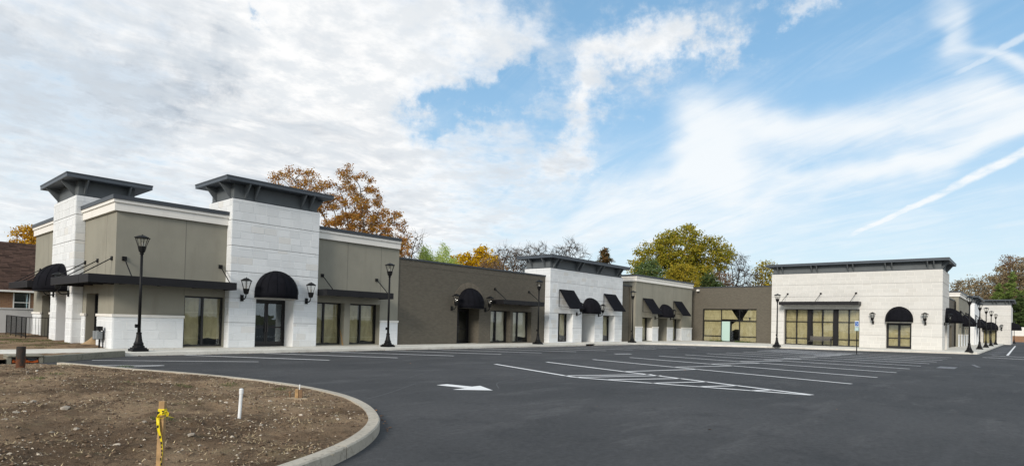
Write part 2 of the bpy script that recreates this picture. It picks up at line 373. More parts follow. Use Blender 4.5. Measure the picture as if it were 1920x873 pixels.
# ------------------------------------------------------------------ mesh building
class MB:
    def __init__(s): s.v = []; s.f = []
    def face(s, pts):
        i = len(s.v); s.v += [tuple(p) for p in pts]; s.f.append(tuple(range(i, i+len(pts)))); return s
    def hexa(s, p):
        i = len(s.v); s.v += [tuple(q) for q in p]
        s.f += [tuple(i+k for k in q) for q in ((0,3,2,1),(4,5,6,7),(0,1,5,4),(1,2,6,5),(2,3,7,6),(3,0,4,7))]; return s
    def box(s, x0, x1, y0, y1, z0, z1):
        return s.hexa([(x0,y0,z0),(x1,y0,z0),(x1,y1,z0),(x0,y1,z0),(x0,y0,z1),(x1,y0,z1),(x1,y1,z1),(x0,y1,z1)])
    def fbox(s, F, s0, s1, d0, d1, z0, z1):
        return s.hexa([F(s0,d0,z0),F(s1,d0,z0),F(s1,d1,z0),F(s0,d1,z0),F(s0,d0,z1),F(s1,d0,z1),F(s1,d1,z1),F(s0,d1,z1)])
    def prism(s, poly, z0, z1):
        n = len(poly); i = len(s.v)
        s.v += [(p[0],p[1],z0) for p in poly] + [(p[0],p[1],z1) for p in poly]
        s.f.append(tuple(range(i+n-1, i-1, -1))); s.f.append(tuple(range(i+n, i+2*n)))
        for k in range(n): s.f.append((i+k, i+(k+1)%n, i+n+(k+1)%n, i+n+k))
        return s
    def extr(s, a, b):                       # two matching loops a, b
        n = len(a); i = len(s.v); s.v += [tuple(p) for p in a] + [tuple(p) for p in b]
        s.f.append(tuple(range(i+n-1, i-1, -1))); s.f.append(tuple(range(i+n, i+2*n)))
        for k in range(n): s.f.append((i+k, i+(k+1)%n, i+n+(k+1)%n, i+n+k))
        return s
    def tube(s, pts, rad, n=8, caps=True):
        i0 = len(s.v); P = [Vector(p) for p in pts]
        if not hasattr(rad, '__len__'): rad = [rad]*len(P)
        for k, p in enumerate(P):
            d = (P[min(k+1, len(P)-1)] - P[max(k-1, 0)]).normalized()
            a = Vector((0,0,1)) if abs(d.z) < .9 else Vector((1,0,0))
            x = d.cross(a).normalized(); y = d.cross(x)
            for j in range(n):
                t = 2*math.pi*j/n; s.v.append(tuple(p + (x*math.cos(t) + y*math.sin(t))*rad[k]))
        for k in range(len(P)-1):
            for j in range(n):
                a, b = i0+k*n+j, i0+k*n+(j+1)%n; s.f.append((a, b, b+n, a+n))
        if caps: s.f.append(tuple(range(i0+n-1, i0-1, -1))); s.f.append(tuple(range(i0+(len(P)-1)*n, i0+len(P)*n)))
        return s
    def lathe(s, prof, c=(0,0,0), n=12, rot=0.):
        i0 = len(s.v)
        for r_, z in prof:
            for j in range(n):
                t = 2*math.pi*j/n + rot; s.v.append((c[0]+r_*math.cos(t), c[1]+r_*math.sin(t), c[2]+z))
        for k in range(len(prof)-1):
            for j in range(n):
                a, b = i0+k*n+j, i0+k*n+(j+1)%n; s.f.append((a, b, b+n, a+n))
        s.f.append(tuple(range(i0+n-1, i0-1, -1))); s.f.append(tuple(range(i0+(len(prof)-1)*n, i0+len(prof)*n)))
        return s
    def mesh(s, name, recalc=True, smooth=False):
        me = bpy.data.meshes.new(name); me.from_pydata(s.v, [], s.f)
        if recalc:
            b = bmesh.new(); b.from_mesh(me); bmesh.ops.recalc_face_normals(b, faces=b.faces); b.to_mesh(me); b.free()
        if smooth:
            me.polygons.foreach_set('use_smooth', [True]*len(me.polygons))
        return me
def link(name, me, material=None, parent=None, loc=(0,0,0)):
    if material and not me.materials: me.materials.append(M[material])
    o = bpy.data.objects.new(name, me); col.objects.link(o); o.location = loc
    if parent is not None: o.parent = parent
    return o
def thing(name, label, cat, loc=(0,0,0), group=None, rz=0):
    o = bpy.data.objects.new(name, None); col.objects.link(o); o.location = loc; o.rotation_euler.z = rz
    o.empty_display_size = .3; return tag(o, label, cat, group)
def tag(o, label, cat, group=None):
    o['label'] = label; o['category'] = cat
    if group: o['group'] = group
    return o
def part(name, mb, material, parent, smooth=False, recalc=True, bevel=0, W=True):
    """a part built in world coordinates under an Empty (W) or under another part"""
    me = mb.mesh(name, recalc, smooth)
    o = link(name, me, material, parent)
    if W and parent is not None: o.location = -parent.matrix_parent_inverse.translation - root_offset(parent)
    if bevel:
        bm = o.modifiers.new('bevel', 'BEVEL'); bm.width = bevel; bm.segments = 2; bm.limit_method = 'ANGLE'
    return o
def root_offset(p):
    v = Vector((0,0,0))
    while p is not None: v += p.location; p = p.parent
    return v
def structure(name, mb, material, **k):
    o = part(name, mb, material, None, W=False, **k); o['kind'] = 'structure'; return o
def copy_tree(o, parent=None):
    c = o.copy(); col.objects.link(c)
    if parent is not None: c.parent = parent
    for ch in [q for q in bpy.data.objects if q.parent == o]: copy_tree(ch, c)
    return c
def frame(kind, k):
    """facade-local axes: s along the wall, d out of the wall, z up"""
    if kind == 'S': return lambda s, d, z: (s, k-d, z)          # faces -Y, s = X
    return lambda s, d, z: (k-d, -s, z)                          # faces -X, s = -Y
def wall_grid(mb, F, s0, s1, z0, z1, holes=(), t=.35, d=0.):
    S = sorted({s0, s1, *[min(max(v, s0), s1) for h in holes for v in h[:2]]}); Z = sorted({z0, z1, *[min(max(v, z0), z1) for h in holes for v in h[2:4]]})
    def solid(i, j):
        if i < 0 or j < 0 or i >= len(S)-1 or j >= len(Z)-1: return False
        cs, cz = (S[i]+S[i+1])/2, (Z[j]+Z[j+1])/2
        return not any(h[0] < cs < h[1] and h[2] < cz < h[3] for h in holes)
    for i in range(len(S)-1):
        for j in range(len(Z)-1):
            if not solid(i, j): continue
            a, b, c, e = S[i], S[i+1], Z[j], Z[j+1]
            mb.face([F(a,d,c),F(b,d,c),F(b,d,e),F(a,d,e)]); mb.face([F(a,d-t,c),F(a,d-t,e),F(b,d-t,e),F(b,d-t,c)])
            if not solid(i-1, j): mb.face([F(a,d,c),F(a,d,e),F(a,d-t,e),F(a,d-t,c)])
            if not solid(i+1, j): mb.face([F(b,d,c),F(b,d-t,c),F(b,d-t,e),F(b,d,e)])
            if not solid(i, j-1): mb.face([F(a,d,c),F(a,d-t,c),F(b,d-t,c),F(b,d,c)])
            if not solid(i, j+1): mb.face([F(a,d,e),F(b,d,e),F(b,d-t,e),F(a,d-t,e)])
    return mb
def weld(o, dist=1e-4):
    b = bmesh.new(); b.from_mesh(o.data); bmesh.ops.remove_doubles(b, verts=b.verts, dist=dist); bmesh.ops.recalc_face_normals(b, faces=b.faces); b.to_mesh(o.data); b.free(); return o

# one bevelled unit block shared by every masonry unit
def unit_block(m):
    b = bmesh.new(); bmesh.ops.create_cube(b, size=1.0)
    for v in b.verts: v.co += Vector((0, 0, 0))
    me = bpy.data.meshes.new('block'); b.to_mesh(me); b.free(); me.materials.append(M[m]); return me
BLOCKS = {m: unit_block(m) for m in ('white_block', 'cream_block')}
REG = [1.33, 2.50, 3.75, 4.97, 6.17]
count_blocks = {}
def blocks(parent, F, s0, s1, z0, z1, holes=(), seed=0, proud=.012, limit=300, material='white_block'):
    """courses of pale stone units: three tall and one low course between the horizontal reveals"""
    r = random.Random(seed); key = parent.name
    off = root_offset(parent)
    lines = [z0] + [z for z in REG if z0+.3 < z < z1-.15] + [z1]
    rest = MB(); made = []
    for a, b in zip(lines, lines[1:]):
        h = b-a; low = .17 if h > .8 else 0
        n = max(1, round((h-low)/.34)); ch = (h-low)/n
        zs = [a+i*ch for i in range(n+1)] + ([b] if low else [])
        for i, (c, e) in enumerate(zip(zs, zs[1:])):
            L = .66; x = s0 - (L*.5 if i % 2 else r.uniform(.0, .3))
            while x < s1-.01:
                nx = x + L*r.choice((.8, 1, 1, 1, 1.12))
                if s1-nx < .2: nx = s1
                segs = [(max(x, s0), min(nx, s1))]
                for hs in holes:
                    if hs[2] < e-.03 and hs[3] > c+.03:
                        out = []
                        for p, q in segs:
                            if hs[1] <= p or hs[0] >= q: out.append((p, q)); continue
                            if hs[0] > p: out.append((p, hs[0]))
                            if hs[1] < q: out.append((hs[1], q))
                        segs = out
                for p, q in segs:
                    if q-p > .05: made.append((p, q, c, e+(-.012 if e == b else 0)))
                x = nx
    made.sort(key=lambda t: -(t[1]-t[0])*(t[3]-t[2])) if len(made)+count_blocks.get(key, 0) > limit else None
    for p, q, c, e in made:
        g = .017; p += g; q -= g; c += g; e -= g
        pr = proud + r.uniform(-.003, .004)
        if count_blocks.get(key, 0) < limit:
            count_blocks[key] = count_blocks.get(key, 0)+1
            A = Vector(F(p, -.01, c)); B = Vector(F(q, pr, e)); ctr = (A+B)/2; sz = B-A
            o = bpy.data.objects.new('stone_block', BLOCKS[material]); col.objects.link(o); o.parent = parent
            o.location = ctr - off; o.scale = (abs(sz.x), abs(sz.y), abs(sz.z))
        else: rest.fbox(F, p, q, -.01, pr, c, e)
    if rest.v:
        o = part('stone_courses', rest, material, parent); o['kind'] = 'stuff'
    mb = MB()
    for z in lines[1:-1]: 
        segs = [(s0, s1)]
        for hs in holes:
            if hs[2] < z-.02 and hs[3] > z+.02:
                segs = [t for p, q in segs for t in ((p, min(q, hs[0])), (max(p, hs[1]), q)) if t[1]-t[0] > .02]
        for p, q in segs: mb.fbox(F, p, q, -.01, .004, z-.012, z+.006)
    if mb.v: part('reveal_joint', mb, 'dark_joint', parent)

def cornice(parent, F, s0, s1, z, h=.47, cap=.17, out=.12, e0='', e1=''):
    """white band, thin bead, dark metal cap along a parapet; e: 'x' runs round the corner, 'b' butts against the piece that does"""
    def ends(o_, dep):
        a = s0-o_ if e0 == 'x' else s0+dep if e0 == 'b' else s0
        b = s1+o_ if e1 == 'x' else s1-dep if e1 == 'b' else s1
        return a, b
    a = MB(); p, q = ends(out, .2); a.fbox(F, p, q, -.2, out, z, z+h*.72)
    p, q = ends(out+.06, .2); a.fbox(F, p, q, -.2, out+.06, z+h*.72, z+h); part('cornice', a, 'white_trim', parent)
    c = MB(); p, q = ends(out+.10, .42); c.fbox(F, p, q, -.42, out+.10, z+h, z+h+cap); part('parapet_cap', c, 'cap_metal', parent)

def window(parent, F, s0, s1, z0, z1, mull=(), trans=(), d=-.22, paper=True, wide=.075, glass='glass', name='window', short=0., sheet_mat='kraft_paper'):
    f = MB(); w = wide
    f.fbox(F, s0, s0+w, d-.10, d, z0, z1); f.fbox(F, s1-w, s1, d-.10, d, z0, z1)
    f.fbox(F, s0+w, s1-w, d-.10, d, z1-w, z1); f.fbox(F, s0+w, s1-w, d-.10, d, z0, z0+w)
    ms = sorted(mull); 
    for q in ms: f.fbox(F, q-w*.6, q+w*.6, d-.10, d-.002, z0+w, z1-w)
    cols_ = [s0+w] + [v for q in ms for v in (q-w*.6, q+w*.6)] + [s1-w]
    spans = list(zip(cols_[0::2], cols_[1::2]))
    for z in trans:
        for p, q in spans: f.fbox(F, p, q, d-.098, d-.004, z-w*.4, z+w*.4)
    fo = part(name, f, 'frame_metal', parent)
    rows = [z0+w] + [v for z in sorted(trans) for v in (z-w*.4, z+w*.4)] + [z1-w]
    for p, q in spans:
        for a, b in zip(rows[0::2], rows[1::2]):
            g = MB(); g.fbox(F, p, q, d-.058, d-.05, a, b); part('pane', g, glass, fo)
    if paper:
        for k, (p, q) in enumerate(spans):
            r = random.Random(int(p*100)); lo = z0+w+ (short if k % 2 else 0)
            g = MB(); N = 7; e0, e1 = p-.02+r.uniform(0, .09), q+.02-r.uniform(0, .09)
            pts = []
            for i in range(N+1):
                for j in range(N+1):
                    u, v = i/N, j/N
                    pts.append(F(e0+(e1-e0)*u+.02*math.sin(v*7+k), d-.17+.02*math.sin(u*5+v*4+k*2)+.012*r.random(), lo+(z1-.03-lo)*v+(.03*math.sin(u*6) if j == 0 else 0)))
            i0 = len(g.v); g.v += pts
            for i in range(N):
                for j in range(N): a = i*(N+1)+j; g.f.append((a, a+1, a+N+2, a+N+1))
            part('paper_sheet', g, sheet_mat, fo, smooth=True, recalc=False)
    return fo
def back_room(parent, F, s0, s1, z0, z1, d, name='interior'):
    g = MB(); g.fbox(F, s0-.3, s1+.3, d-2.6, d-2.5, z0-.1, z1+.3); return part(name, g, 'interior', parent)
def door(parent, F, s0, s1, z0, z1, d=-.9, glass='dark_glass', paper=False, leaves=2):
    fr = MB(); w = .07
    fr.fbox(F, s0, s0+w, d-.12, d, z0, z1); fr.fbox(F, s1-w, s1, d-.12, d, z0, z1); fr.fbox(F, s0+w, s1-w, d-.12, d, z1-.1, z1)
    fo = part('door_frame', fr, 'frame_metal', parent)
    W = (s1-s0-2*w)/leaves
    for k in range(leaves):
        a, b = s0+w+k*W+.006, s0+w+(k+1)*W-.006
        l = MB(); st = .085
        l.fbox(F, a, a+st, d-.08, d-.02, z0+.02, z1-.105); l.fbox(F, b-st, b, d-.08, d-.02, z0+.02, z1-.105)
        l.fbox(F, a+st, b-st, d-.08, d-.02, z0+.02, z0+.24); l.fbox(F, a+st, b-st, d-.08, d-.02, z1-.2, z1-.105)
        l.fbox(F, a+st, b-st, d-.07, d-.03, 1.08, 1.15)
        lo = part('door', l, 'frame_metal', parent)
        for za, zb in ((z0+.24, 1.08), (1.15, z1-.2)):
            g = MB(); g.fbox(F, a+st, b-st, d-.055, d-.047, za, zb); part('pane', g, glass, lo)
        hs = b-.05 if (k == 0 and leaves == 2) else a+.05
        h = MB(); h.tube([F(hs, d-.02, .85), F(hs, d+.05, .88), F(hs, d+.05, 1.32), F(hs, d-.02, 1.35)], .014, 6); part('door_handle', h, 'bench_metal', lo)
        if paper:
            g = MB(); g.fbox(F, a+.03, b-.03, d-.13, d-.125, z0+.08, z1-.12); part('paper_sheet', g, 'kraft_paper', lo)
    return fo

def dome_awning(parent, F, sc, zb, zt, rs=1.1, rd=1.15, d0=.014, label=None):
    """quarter-dome canvas awning with seams and a straight valance"""
    rz = zt-zb-.24; g = MB(); NT_, NP = 20, 9; i0 = 0
    zz = zb+.24
    def P(t, p, k=1., lift=0.): return F(sc-rs*k*math.cos(t)*math.cos(p), d0+rd*k*math.sin(t)*math.cos(p)*(.985 if lift == 0 else 1), zz+rz*k*math.sin(p))
    for sh in (1., .985):
        base = len(g.v)
        for i in range(NT_+1):
            t = math.pi*i/NT_; k = sh*(1-.012*abs(math.sin(4*t)))
            g.v.append(F(sc-rs*k*math.cos(t), d0+rd*k*math.sin(t), zb))
            for j in range(NP+1): g.v.append(P(t, math.pi/2*j/NP, k))
        n = NP+2
        for i in range(NT_):
            for j in range(n-1):
                a = base+i*n+j; g.f.append((a, a+n, a+n+1, a+1))
    n = NP+2; half = (NT_+1)*n
    for i in range(NT_): g.f.append((i*n, half+i*n, half+(i+1)*n, (i+1)*n))
    o = part('awning', g, 'canvas', parent, smooth=True, recalc=False)
    if label: o['label'] = label
    for q in range(1, 8):
        t = math.pi*q/8; s = MB(); s.tube([P(t, math.pi/2*j/8, 1.004, 1) for j in range(9)], .012, 5); part('seam', s, 'canvas', o)
    b = MB(); b.tube([F(sc-rs*math.cos(math.pi*i/14), d0+rd*math.sin(math.pi*i/14), zb) for i in range(15)], .018, 6); part('hem_bar', b, 'black_metal', o)
    return o
def shed_awning(parent, F, s0, s1, zt=4.42, zf=2.9, out=1.1):
    g = MB(); g.hexa([F(s0, .03, zt-.02), F(s1, .03, zt-.02), F(s1, out, zf), F(s0, out, zf), F(s0, .03, zt+.01), F(s1, .03, zt+.01), F(s1, out+.01, zf+.03), F(s0, out+.01, zf+.03)])
    o = part('awning', g, 'canvas', parent)
    for s in (s0+.02, s1-.02):
        b = MB(); b.tube([F(s, .03, zt-.03), F(s, .03, 3.05), F(s, out-.12, zf+.10)], .022, 6); part('side_frame', b, 'black_metal', o)
    b = MB(); b.tube([F(s0, out-.03, zf), F(s1, out-.03, zf)], .022, 6); part('front_bar', b, 'black_metal', o)
    return o
def canopy(parent, F, s0, s1, z0=2.82, z1=3.16, out=1.3, rods=(), zr=3.94, d0=0., rod_out=1.18, lean=-.05):
    g = MB(); t = .05
    g.fbox(F, s0, s1, out-t, out, z0, z1); g.fbox(F, s0, s0+t, d0+.012, out-t, z0, z1); g.fbox(F, s1-t, s1, d0+.012, out-t, z0, z1)
    g.fbox(F, s0+t, s1-t, d0+.012, out-t, z0+.14, z1-.06)
    o = part('canopy', g, 'bronze_metal', parent, bevel=.008)
    n = max(2, int((s1-s0)/1.2))
    for i in range(1, n):
        s = s0+(s1-s0)*i/n; b = MB(); b.fbox(F, s-.03, s+.03, d0+.02, out-t-.004, z0+.03, z0+.138); part('rib', b, 'bronze_metal', o)
    for s in rods:
        b = MB(); b.fbox(F, s-.085, s+.085, .0, .05, zr-.085, zr+.085); part('wall_plate', b, 'black_metal', o)
        b = MB(); b.tube([F(s, .05, zr-.01), F(s+lean, rod_out, z1-.02)], .024, 6); part('rod', b, 'black_metal', o)
    return o
def bracket(parent, F, s, d0, d1, z0, z1, w=.07, side=None):
    g = MB()
    if side is None:
        a = [F(s-w/2, d0, z0), F(s-w/2, d0+.05, z0), F(s-w/2, d1, z1-.07), F(s-w/2, d1, z1), F(s-w/2, d0, z1)]
        b = [F(s+w/2, d0, z0), F(s+w/2, d0+.05, z0), F(s+w/2, d1, z1-.07), F(s+w/2, d1, z1), F(s+w/2, d0, z1)]
    else:
        dd, sg = s, side
        a = [F(d0, dd-w/2, z0), F(d0+sg*.05, dd-w/2, z0), F(d1, dd-w/2, z1-.07), F(d1, dd-w/2, z1), F(d0, dd-w/2, z1)]
        b = [F(d0, dd+w/2, z0), F(d0+sg*.05, dd+w/2, z0), F(d1, dd+w/2, z1-.07), F(d1, dd+w/2, z1), F(d0, dd+w/2, z1)]
    g.extr(a, b); return part('bracket', g, 'bracket_metal', parent)
def crown(parent, F, s0, s1, dback, zn, zs, zt, over=.5, fronts=(), left=(), rightb=(), inset=.1):
    """dark band with knee brackets under a flat projecting roof slab"""
    n = MB(); n.fbox(F, s0+inset, s1-inset, dback+.1, -inset, zn, zs); no = part('roof_band', n, 'neck_metal', parent)
    n = MB(); n.fbox(F, s0+inset-.03, s1-inset+.03, dback+.07, -inset+.03, zn, zn+.06); part('base_flashing', n, 'cap_metal', no)
    g = MB(); g.fbox(F, s0-over, s1+over, dback-over, over, zs, zt); so = part('roof_slab', g, 'fascia_metal', parent, bevel=.012)
    g = MB(); g.fbox(F, s0-over-.015, s1+over+.015, dback-over-.015, over+.015, zt-.05, zt+.012); part('drip_edge', g, 'cap_metal', so)
    for s in fronts: bracket(no, F, s, -inset, over-.08, zn+.1, zs)
    for d in left: bracket(no, F, d, s0+inset, s0-over+.08, zn+.1, zs, side=-1)
    for d in rightb: bracket(no, F, d, s1-inset, s1+over-.08, zn+.1, zs, side=1)
    return so
def shell(parent, x0, x1, y0, y1, h, material='stucco', skip=''):
    """side and back walls and a roof deck set below the parapet"""
    t = .3
    for k, bx_ in (('W', (x0, x0+t, y0, y1)), ('E', (x1-t, x1, y0, y1)), ('N', (x0+t+.002, x1-t-.002, y1-t, y1)), ('S', (x0+t+.002, x1-t-.002, y0, y0+t))):
        if k not in skip: part('rear_wall', MB().box(*bx_, .0, h), material, parent)
    r = MB(); r.box(x0+.02, x1-.02, y0+.02, y1-.02, h-.55, h-.4); part('roof_deck', r, 'roof_membrane', parent)
    f = MB(); f.box(x0+t+.004, x1-t-.004, y0+.4, y1-t-.004, .05, .12); part('floor_slab', f, 'interior', parent)

# ------------------------------------------------------------------ ground
g = MB(); g.face([(-2500,-2500,-.06),(2500,-2500,-.06),(2500,2500,-.06),(-2500,2500,-.06)]); structure('ground', g, 'land', recalc=False)
g = MB(); g.face([(-60,-90,0),(235,-90,0),(235,16,0),(-60,16,0)]); lot = structure('parking_lot', g, 'asphalt', recalc=False)

def clip_poly(poly, x0, x1, y0, y1):
    def clip(P, inside, inter):
        out = []
        for a, b in zip(P, P[1:]+P[:1]):
            ia, ib = inside(a), inside(b)
            if ia: out.append(a)
            if ia != ib: out.append(inter(a, b))
        return out
    def ix(k):
        return lambda a, b: (k, a[1]+(b[1]-a[1])*(k-a[0])/(b[0]-a[0]))
    def iy(k):
        return lambda a, b: (a[0]+(b[0]-a[0])*(k-a[1])/(b[1]-a[1]), k)
    for ins, it in ((lambda p: p[0] >= x0, ix(x0)), (lambda p: p[0] <= x1, ix(x1)), (lambda p: p[1] >= y0, iy(y0)), (lambda p: p[1] <= y1, iy(y1))):
        if len(poly) < 3: return []
        poly = clip(poly, ins, it)
    return poly
def inset_line(pts, d):
    out = []
    for i, p in enumerate(pts):
        a = Vector(pts[max(i-1, 0)]); b = Vector(pts[min(i+1, len(pts)-1)]); t = (b-a).normalized(); out.append((p[0]-t.y*d, p[1]+t.x*d))
    return out
def kerb(name, pts, w, h, material, seg=3.0, gap=.008, label=None):
    """kerb stones along a line; the stones lie on the left-hand side of the line"""
    root = bpy.data.objects.new(name, None); col.objects.link(root); root['kind'] = 'structure'
    # resample
    P = [Vector(p) for p in pts]; out = []
    acc = [P[0]]; L = 0
    stones = []
    for a, b in zip(P, P[1:]):
        d = (b-a).length; pos = 0
        while L + (d-pos) >= seg:
            pos += seg-L; q = a+(b-a)*(pos/d); acc.append(q); stones.append(acc); acc = [q]; L = 0
        L += d-pos
        if L > 1e-6: acc.append(b)
    if L > .3: stones.append(acc)
    for st in stones:
        line = [tuple(st[0])]
        for q in st[1:]:
            if (Vector(q)-Vector(line[-1])).length > .06: line.append(tuple(q))
            elif q is st[-1] and len(line) > 1: line[-1] = tuple(q)
        if len(line) < 2: continue
        a, b = Vector(line[0]), Vector(line[1]); line[0] = tuple(a+(b-a).normalized()*gap*.5)
        a, b = Vector(line[-1]), Vector(line[-2]); line[-1] = tuple(a+(b-a).normalized()*gap*.5)
        inn = inset_line(line, w); g = MB(); n = len(line); bv = .018
        outb = inset_line(line, bv)
        rows = [[(p[0], p[1], -.05) for p in line], [(p[0], p[1], h-bv) for p in line], [(p[0], p[1], h) for p in outb], [(p[0], p[1], h) for p in inn], [(p[0], p[1], -.05) for p in inn]]
        for r_ in rows: g.v += r_
        for k in range(4):
            for i in range(n-1): g.f.append((k*n+i, k*n+i+1, (k+1)*n+i+1, (k+1)*n+i))
        g.f.append(tuple(k*n for k in range(5))); g.f.append(tuple(k*n+n-1 for k in range(4, -1, -1)))
        part('kerb_stone', g, material, root)
    return root
# sidewalk along the shops: outer edge line (kerb face), running left to right
EDGE = [(-.35,-2.78),(38,-2.78),(40,-3.1),(41.6,-4.2),(43.4,-6.8),(46.1,-10.4),(49.2,-17.0),(53.4,-25.1),(54.0,-25.7),(54.6,-25.78),(127.5,-25.78)]
INN = inset_line(EDGE, .17)
walk = bpy.data.objects.new('sidewalk', None); col.objects.link(walk); walk['kind'] = 'structure'
g = MB(); g.prism(INN + [(127.5,-20),(58,-20),(58,1.0),(-.35,1.0)], -.02, .118); part('slab_bed', g, 'kerb_concrete', walk)
poly = INN + [(127.5,-20.5),(58,-20.5),(58,.6),(-.35,.6)]
xs = [-.35] + [1.2+1.52*i for i in range(84)]
ys = [-25.8,-24.2,-22.6,-20.4,-17.6,-14.8,-12,-9.2,-6.0,-2.9,-1.35,.62]
for i in range(len(xs)-1):
    for j in range(len(ys)-1):
        a = clip_poly(list(poly), xs[i]+.005, xs[i+1]-.005, ys[j]+.005, ys[j+1]-.005)
        if len(a) >= 3:
            ar = abs(sum(p[0]*q[1]-q[0]*p[1] for p, q in zip(a, a[1:]+a[:1])))/2
            if ar > .06: part('slab', MB().prism(a, .1, .15+rng.uniform(-.0015, .0015)), 'concrete', walk)
EDGE_C = EDGE
i_in = [k for k, p in enumerate(EDGE) if p[0] <= 38][-1]
kerb('kerb', [(-.35,-2.78),(30.9,-2.78)], .165, .15, 'concrete', 3.05)
kerb('kerb', [(32.5,-2.78),(38,-2.78),(40,-3.1),(41.6,-4.2),(43.4,-6.8),(46.1,-10.4),(49.2,-17.0),(53.4,-25.1),(54.0,-25.7),(54.6,-25.78),(127.5,-25.78)], .165, .15, 'concrete', 3.05)
# older kerb at the left, a gap in it for the storm inlet
OLD = [(-14,-5.35),(-5.2,-5.3),(-4.22,-5.28)]
kerb('old_kerb', OLD, .18, .25, 'old_concrete', 2.4)
kerb('old_kerb', [(-3.3,-5.2),(-2.9,-5.0),(-2.2,-4.45),(-1.3,-3.65),(-.38,-2.95)], .18, .22, 'old_concrete', 2.4)
# sidewalk running on to the left, dirt strip between it and the old kerb
lw = bpy.data.objects.new('sidewalk', None); col.objects.link(lw); lw['kind'] = 'structure'
for i in range(9):
    x1 = -.36-1.55*i; part('slab', MB().box(x1-1.54, x1, -2.3, .55, -.02, .155), 'concrete', lw)

# ------------------------------------------------------------------ soil
def soil_sheet(name, x0, x1, y0, y1, step, hfun, keep):
    nx = int((x1-x0)/step)+1; ny = int((y1-y0)/step)+1
    V = []; Fc = []
    for j in range(ny):
        for i in range(nx):
            V.append((x0+i*step, y0+j*step))
    idx = {}
    for j in range(ny-1):
        for i in range(nx-1):
            if keep(x0+(i+.5)*step, y0+(j+.5)*step): Fc.append((j*nx+i, j*nx+i+1, (j+1)*nx+i+1, (j+1)*nx+i))
    used = sorted({k for f in Fc for k in f}); mp = {k: n for n, k in enumerate(used)}
    me = bpy.data.meshes.new(name); me.from_pydata([(*V[k], hfun(*V[k])) for k in used], [], [tuple(mp[k] for k in f) for f in Fc])
    me.polygons.foreach_set('use_smooth', [True]*len(me.polygons))
    o = link(name, me, 'dirt'); o['kind'] = 'structure'; return o
def inside(poly, x, y):
    c = False; j = len(poly)-1
    for i in range(len(poly)):
        a, b = poly[i], poly[j]
        if (a[1] > y) != (b[1] > y) and x < (b[0]-a[0])*(y-a[1])/(b[1]-a[1])+a[0]: c = not c
        j = i
    return c
def seg_dist(line, x, y):
    best = 9e9
    for a, b in zip(line, line[1:]):
        dx, dy = b[0]-a[0], b[1]-a[1]; t = max(0, min(1, ((x-a[0])*dx+(y-a[1])*dy)/(dx*dx+dy*dy+1e-12))); best = min(best, math.hypot(x-a[0]-t*dx, y-a[1]-t*dy))
    return best
def fbm(x, y, s, o=4): return mnoise.fractal(Vector((x*s, y*s, 3.1)), 1.0, 2.0, o)
ISL = [(-3.25,-7.3),(-2.95,-8.3),(-2.40,-10.4),(-1.75,-12.2),(-1.27,-14.2),(-1.0,-16.2),(-1.02,-17.6),(-1.22,-18.9),(-1.66,-20.15),(-2.2,-21.15),(-2.68,-21.8),(-3.28,-22.38),(-3.9,-22.83),(-4.6,-23.2),(-5.6,-23.6),(-7.2,-24.1),(-9.5,-24.5),(-16,-24.8),(-34,-25)]
LINE = list(reversed(ISL))     # kerb stones on the inner side
def smooth_line(pts, n=6):
    out = []
    P = [Vector((*p, 0)) for p in pts]
    for i in range(len(P)-1):
        p0, p1, p2, p3 = P[max(i-1, 0)], P[i], P[i+1], P[min(i+2, len(P)-1)]
        for k in range(n):
            t = k/n; q = .5*((2*p1)+(-p0+p2)*t+(2*p0-5*p1+4*p2-p3)*t*t+(-p0+3*p1-3*p2+p3)*t**3); out.append((q.x, q.y))
    out.append(tuple(P[-1][:2])); return out
SL = smooth_line(LINE)
kerb('island_kerb', SL, .17, .15, 'kerb_concrete', 1.9, .022)
ISLP = inset_line(SL, .09)
poly_i = ISLP + [(-3.9,-6.75),(-5.2,-6.5),(-9,-6.3),(-34,-6.2)]
openedge = [ISLP[-1],(-3.9,-6.75),(-5.2,-6.5),(-9,-6.3),(-34,-6.2)]
kl = ISLP[:-1:3] + [ISLP[-1]]
def isl_h(x, y):
    de = seg_dist(openedge, x, y); dk = seg_dist(kl, x, y)
    h = .125 + .05*fbm(x, y, .9) + .038*fbm(x, y, 3.0) + .026*fbm(x, y, 8, 4)
    h += .10*min(1, max(0, (dk-.3)/2.5))
    near = min(1, dk/.35); h = h*near + (1-near)*.128
    e = min(1, de/.9); e = e*e*(3-2*e)
    return h*e + (1-e)*(-.012)
island = soil_sheet('planting_bed', -15, -.9, -25.2, -6.1, .07, isl_h, lambda x, y: inside(poly_i, x, y))
def side_h(x, y):
    ex = min(1, max(0, (y-.5)/1.2)); return .12 + .10*ex + .03*fbm(x, y, .8)*ex + .012*fbm(x, y, 5) + .12*min(1, max(0, (y-6)/8))
side_soil = soil_sheet('bare_soil', -16, .0, .5, 17, .2, side_h, lambda x, y: True)
def strip_h(x, y): return .135+.02*fbm(x, y, 3)
strip_poly = [(-16,-5.25),(-3.2,-5.1),(-2.2,-4.35),(-1.3,-3.55),(-.4,-2.9),(-.37,-2.25),(-16,-2.25)]
soil_sheet('soil_strip', -15, -.3, -5.3, -2.2, .1, strip_h, lambda x, y: inside(strip_poly, x, y))

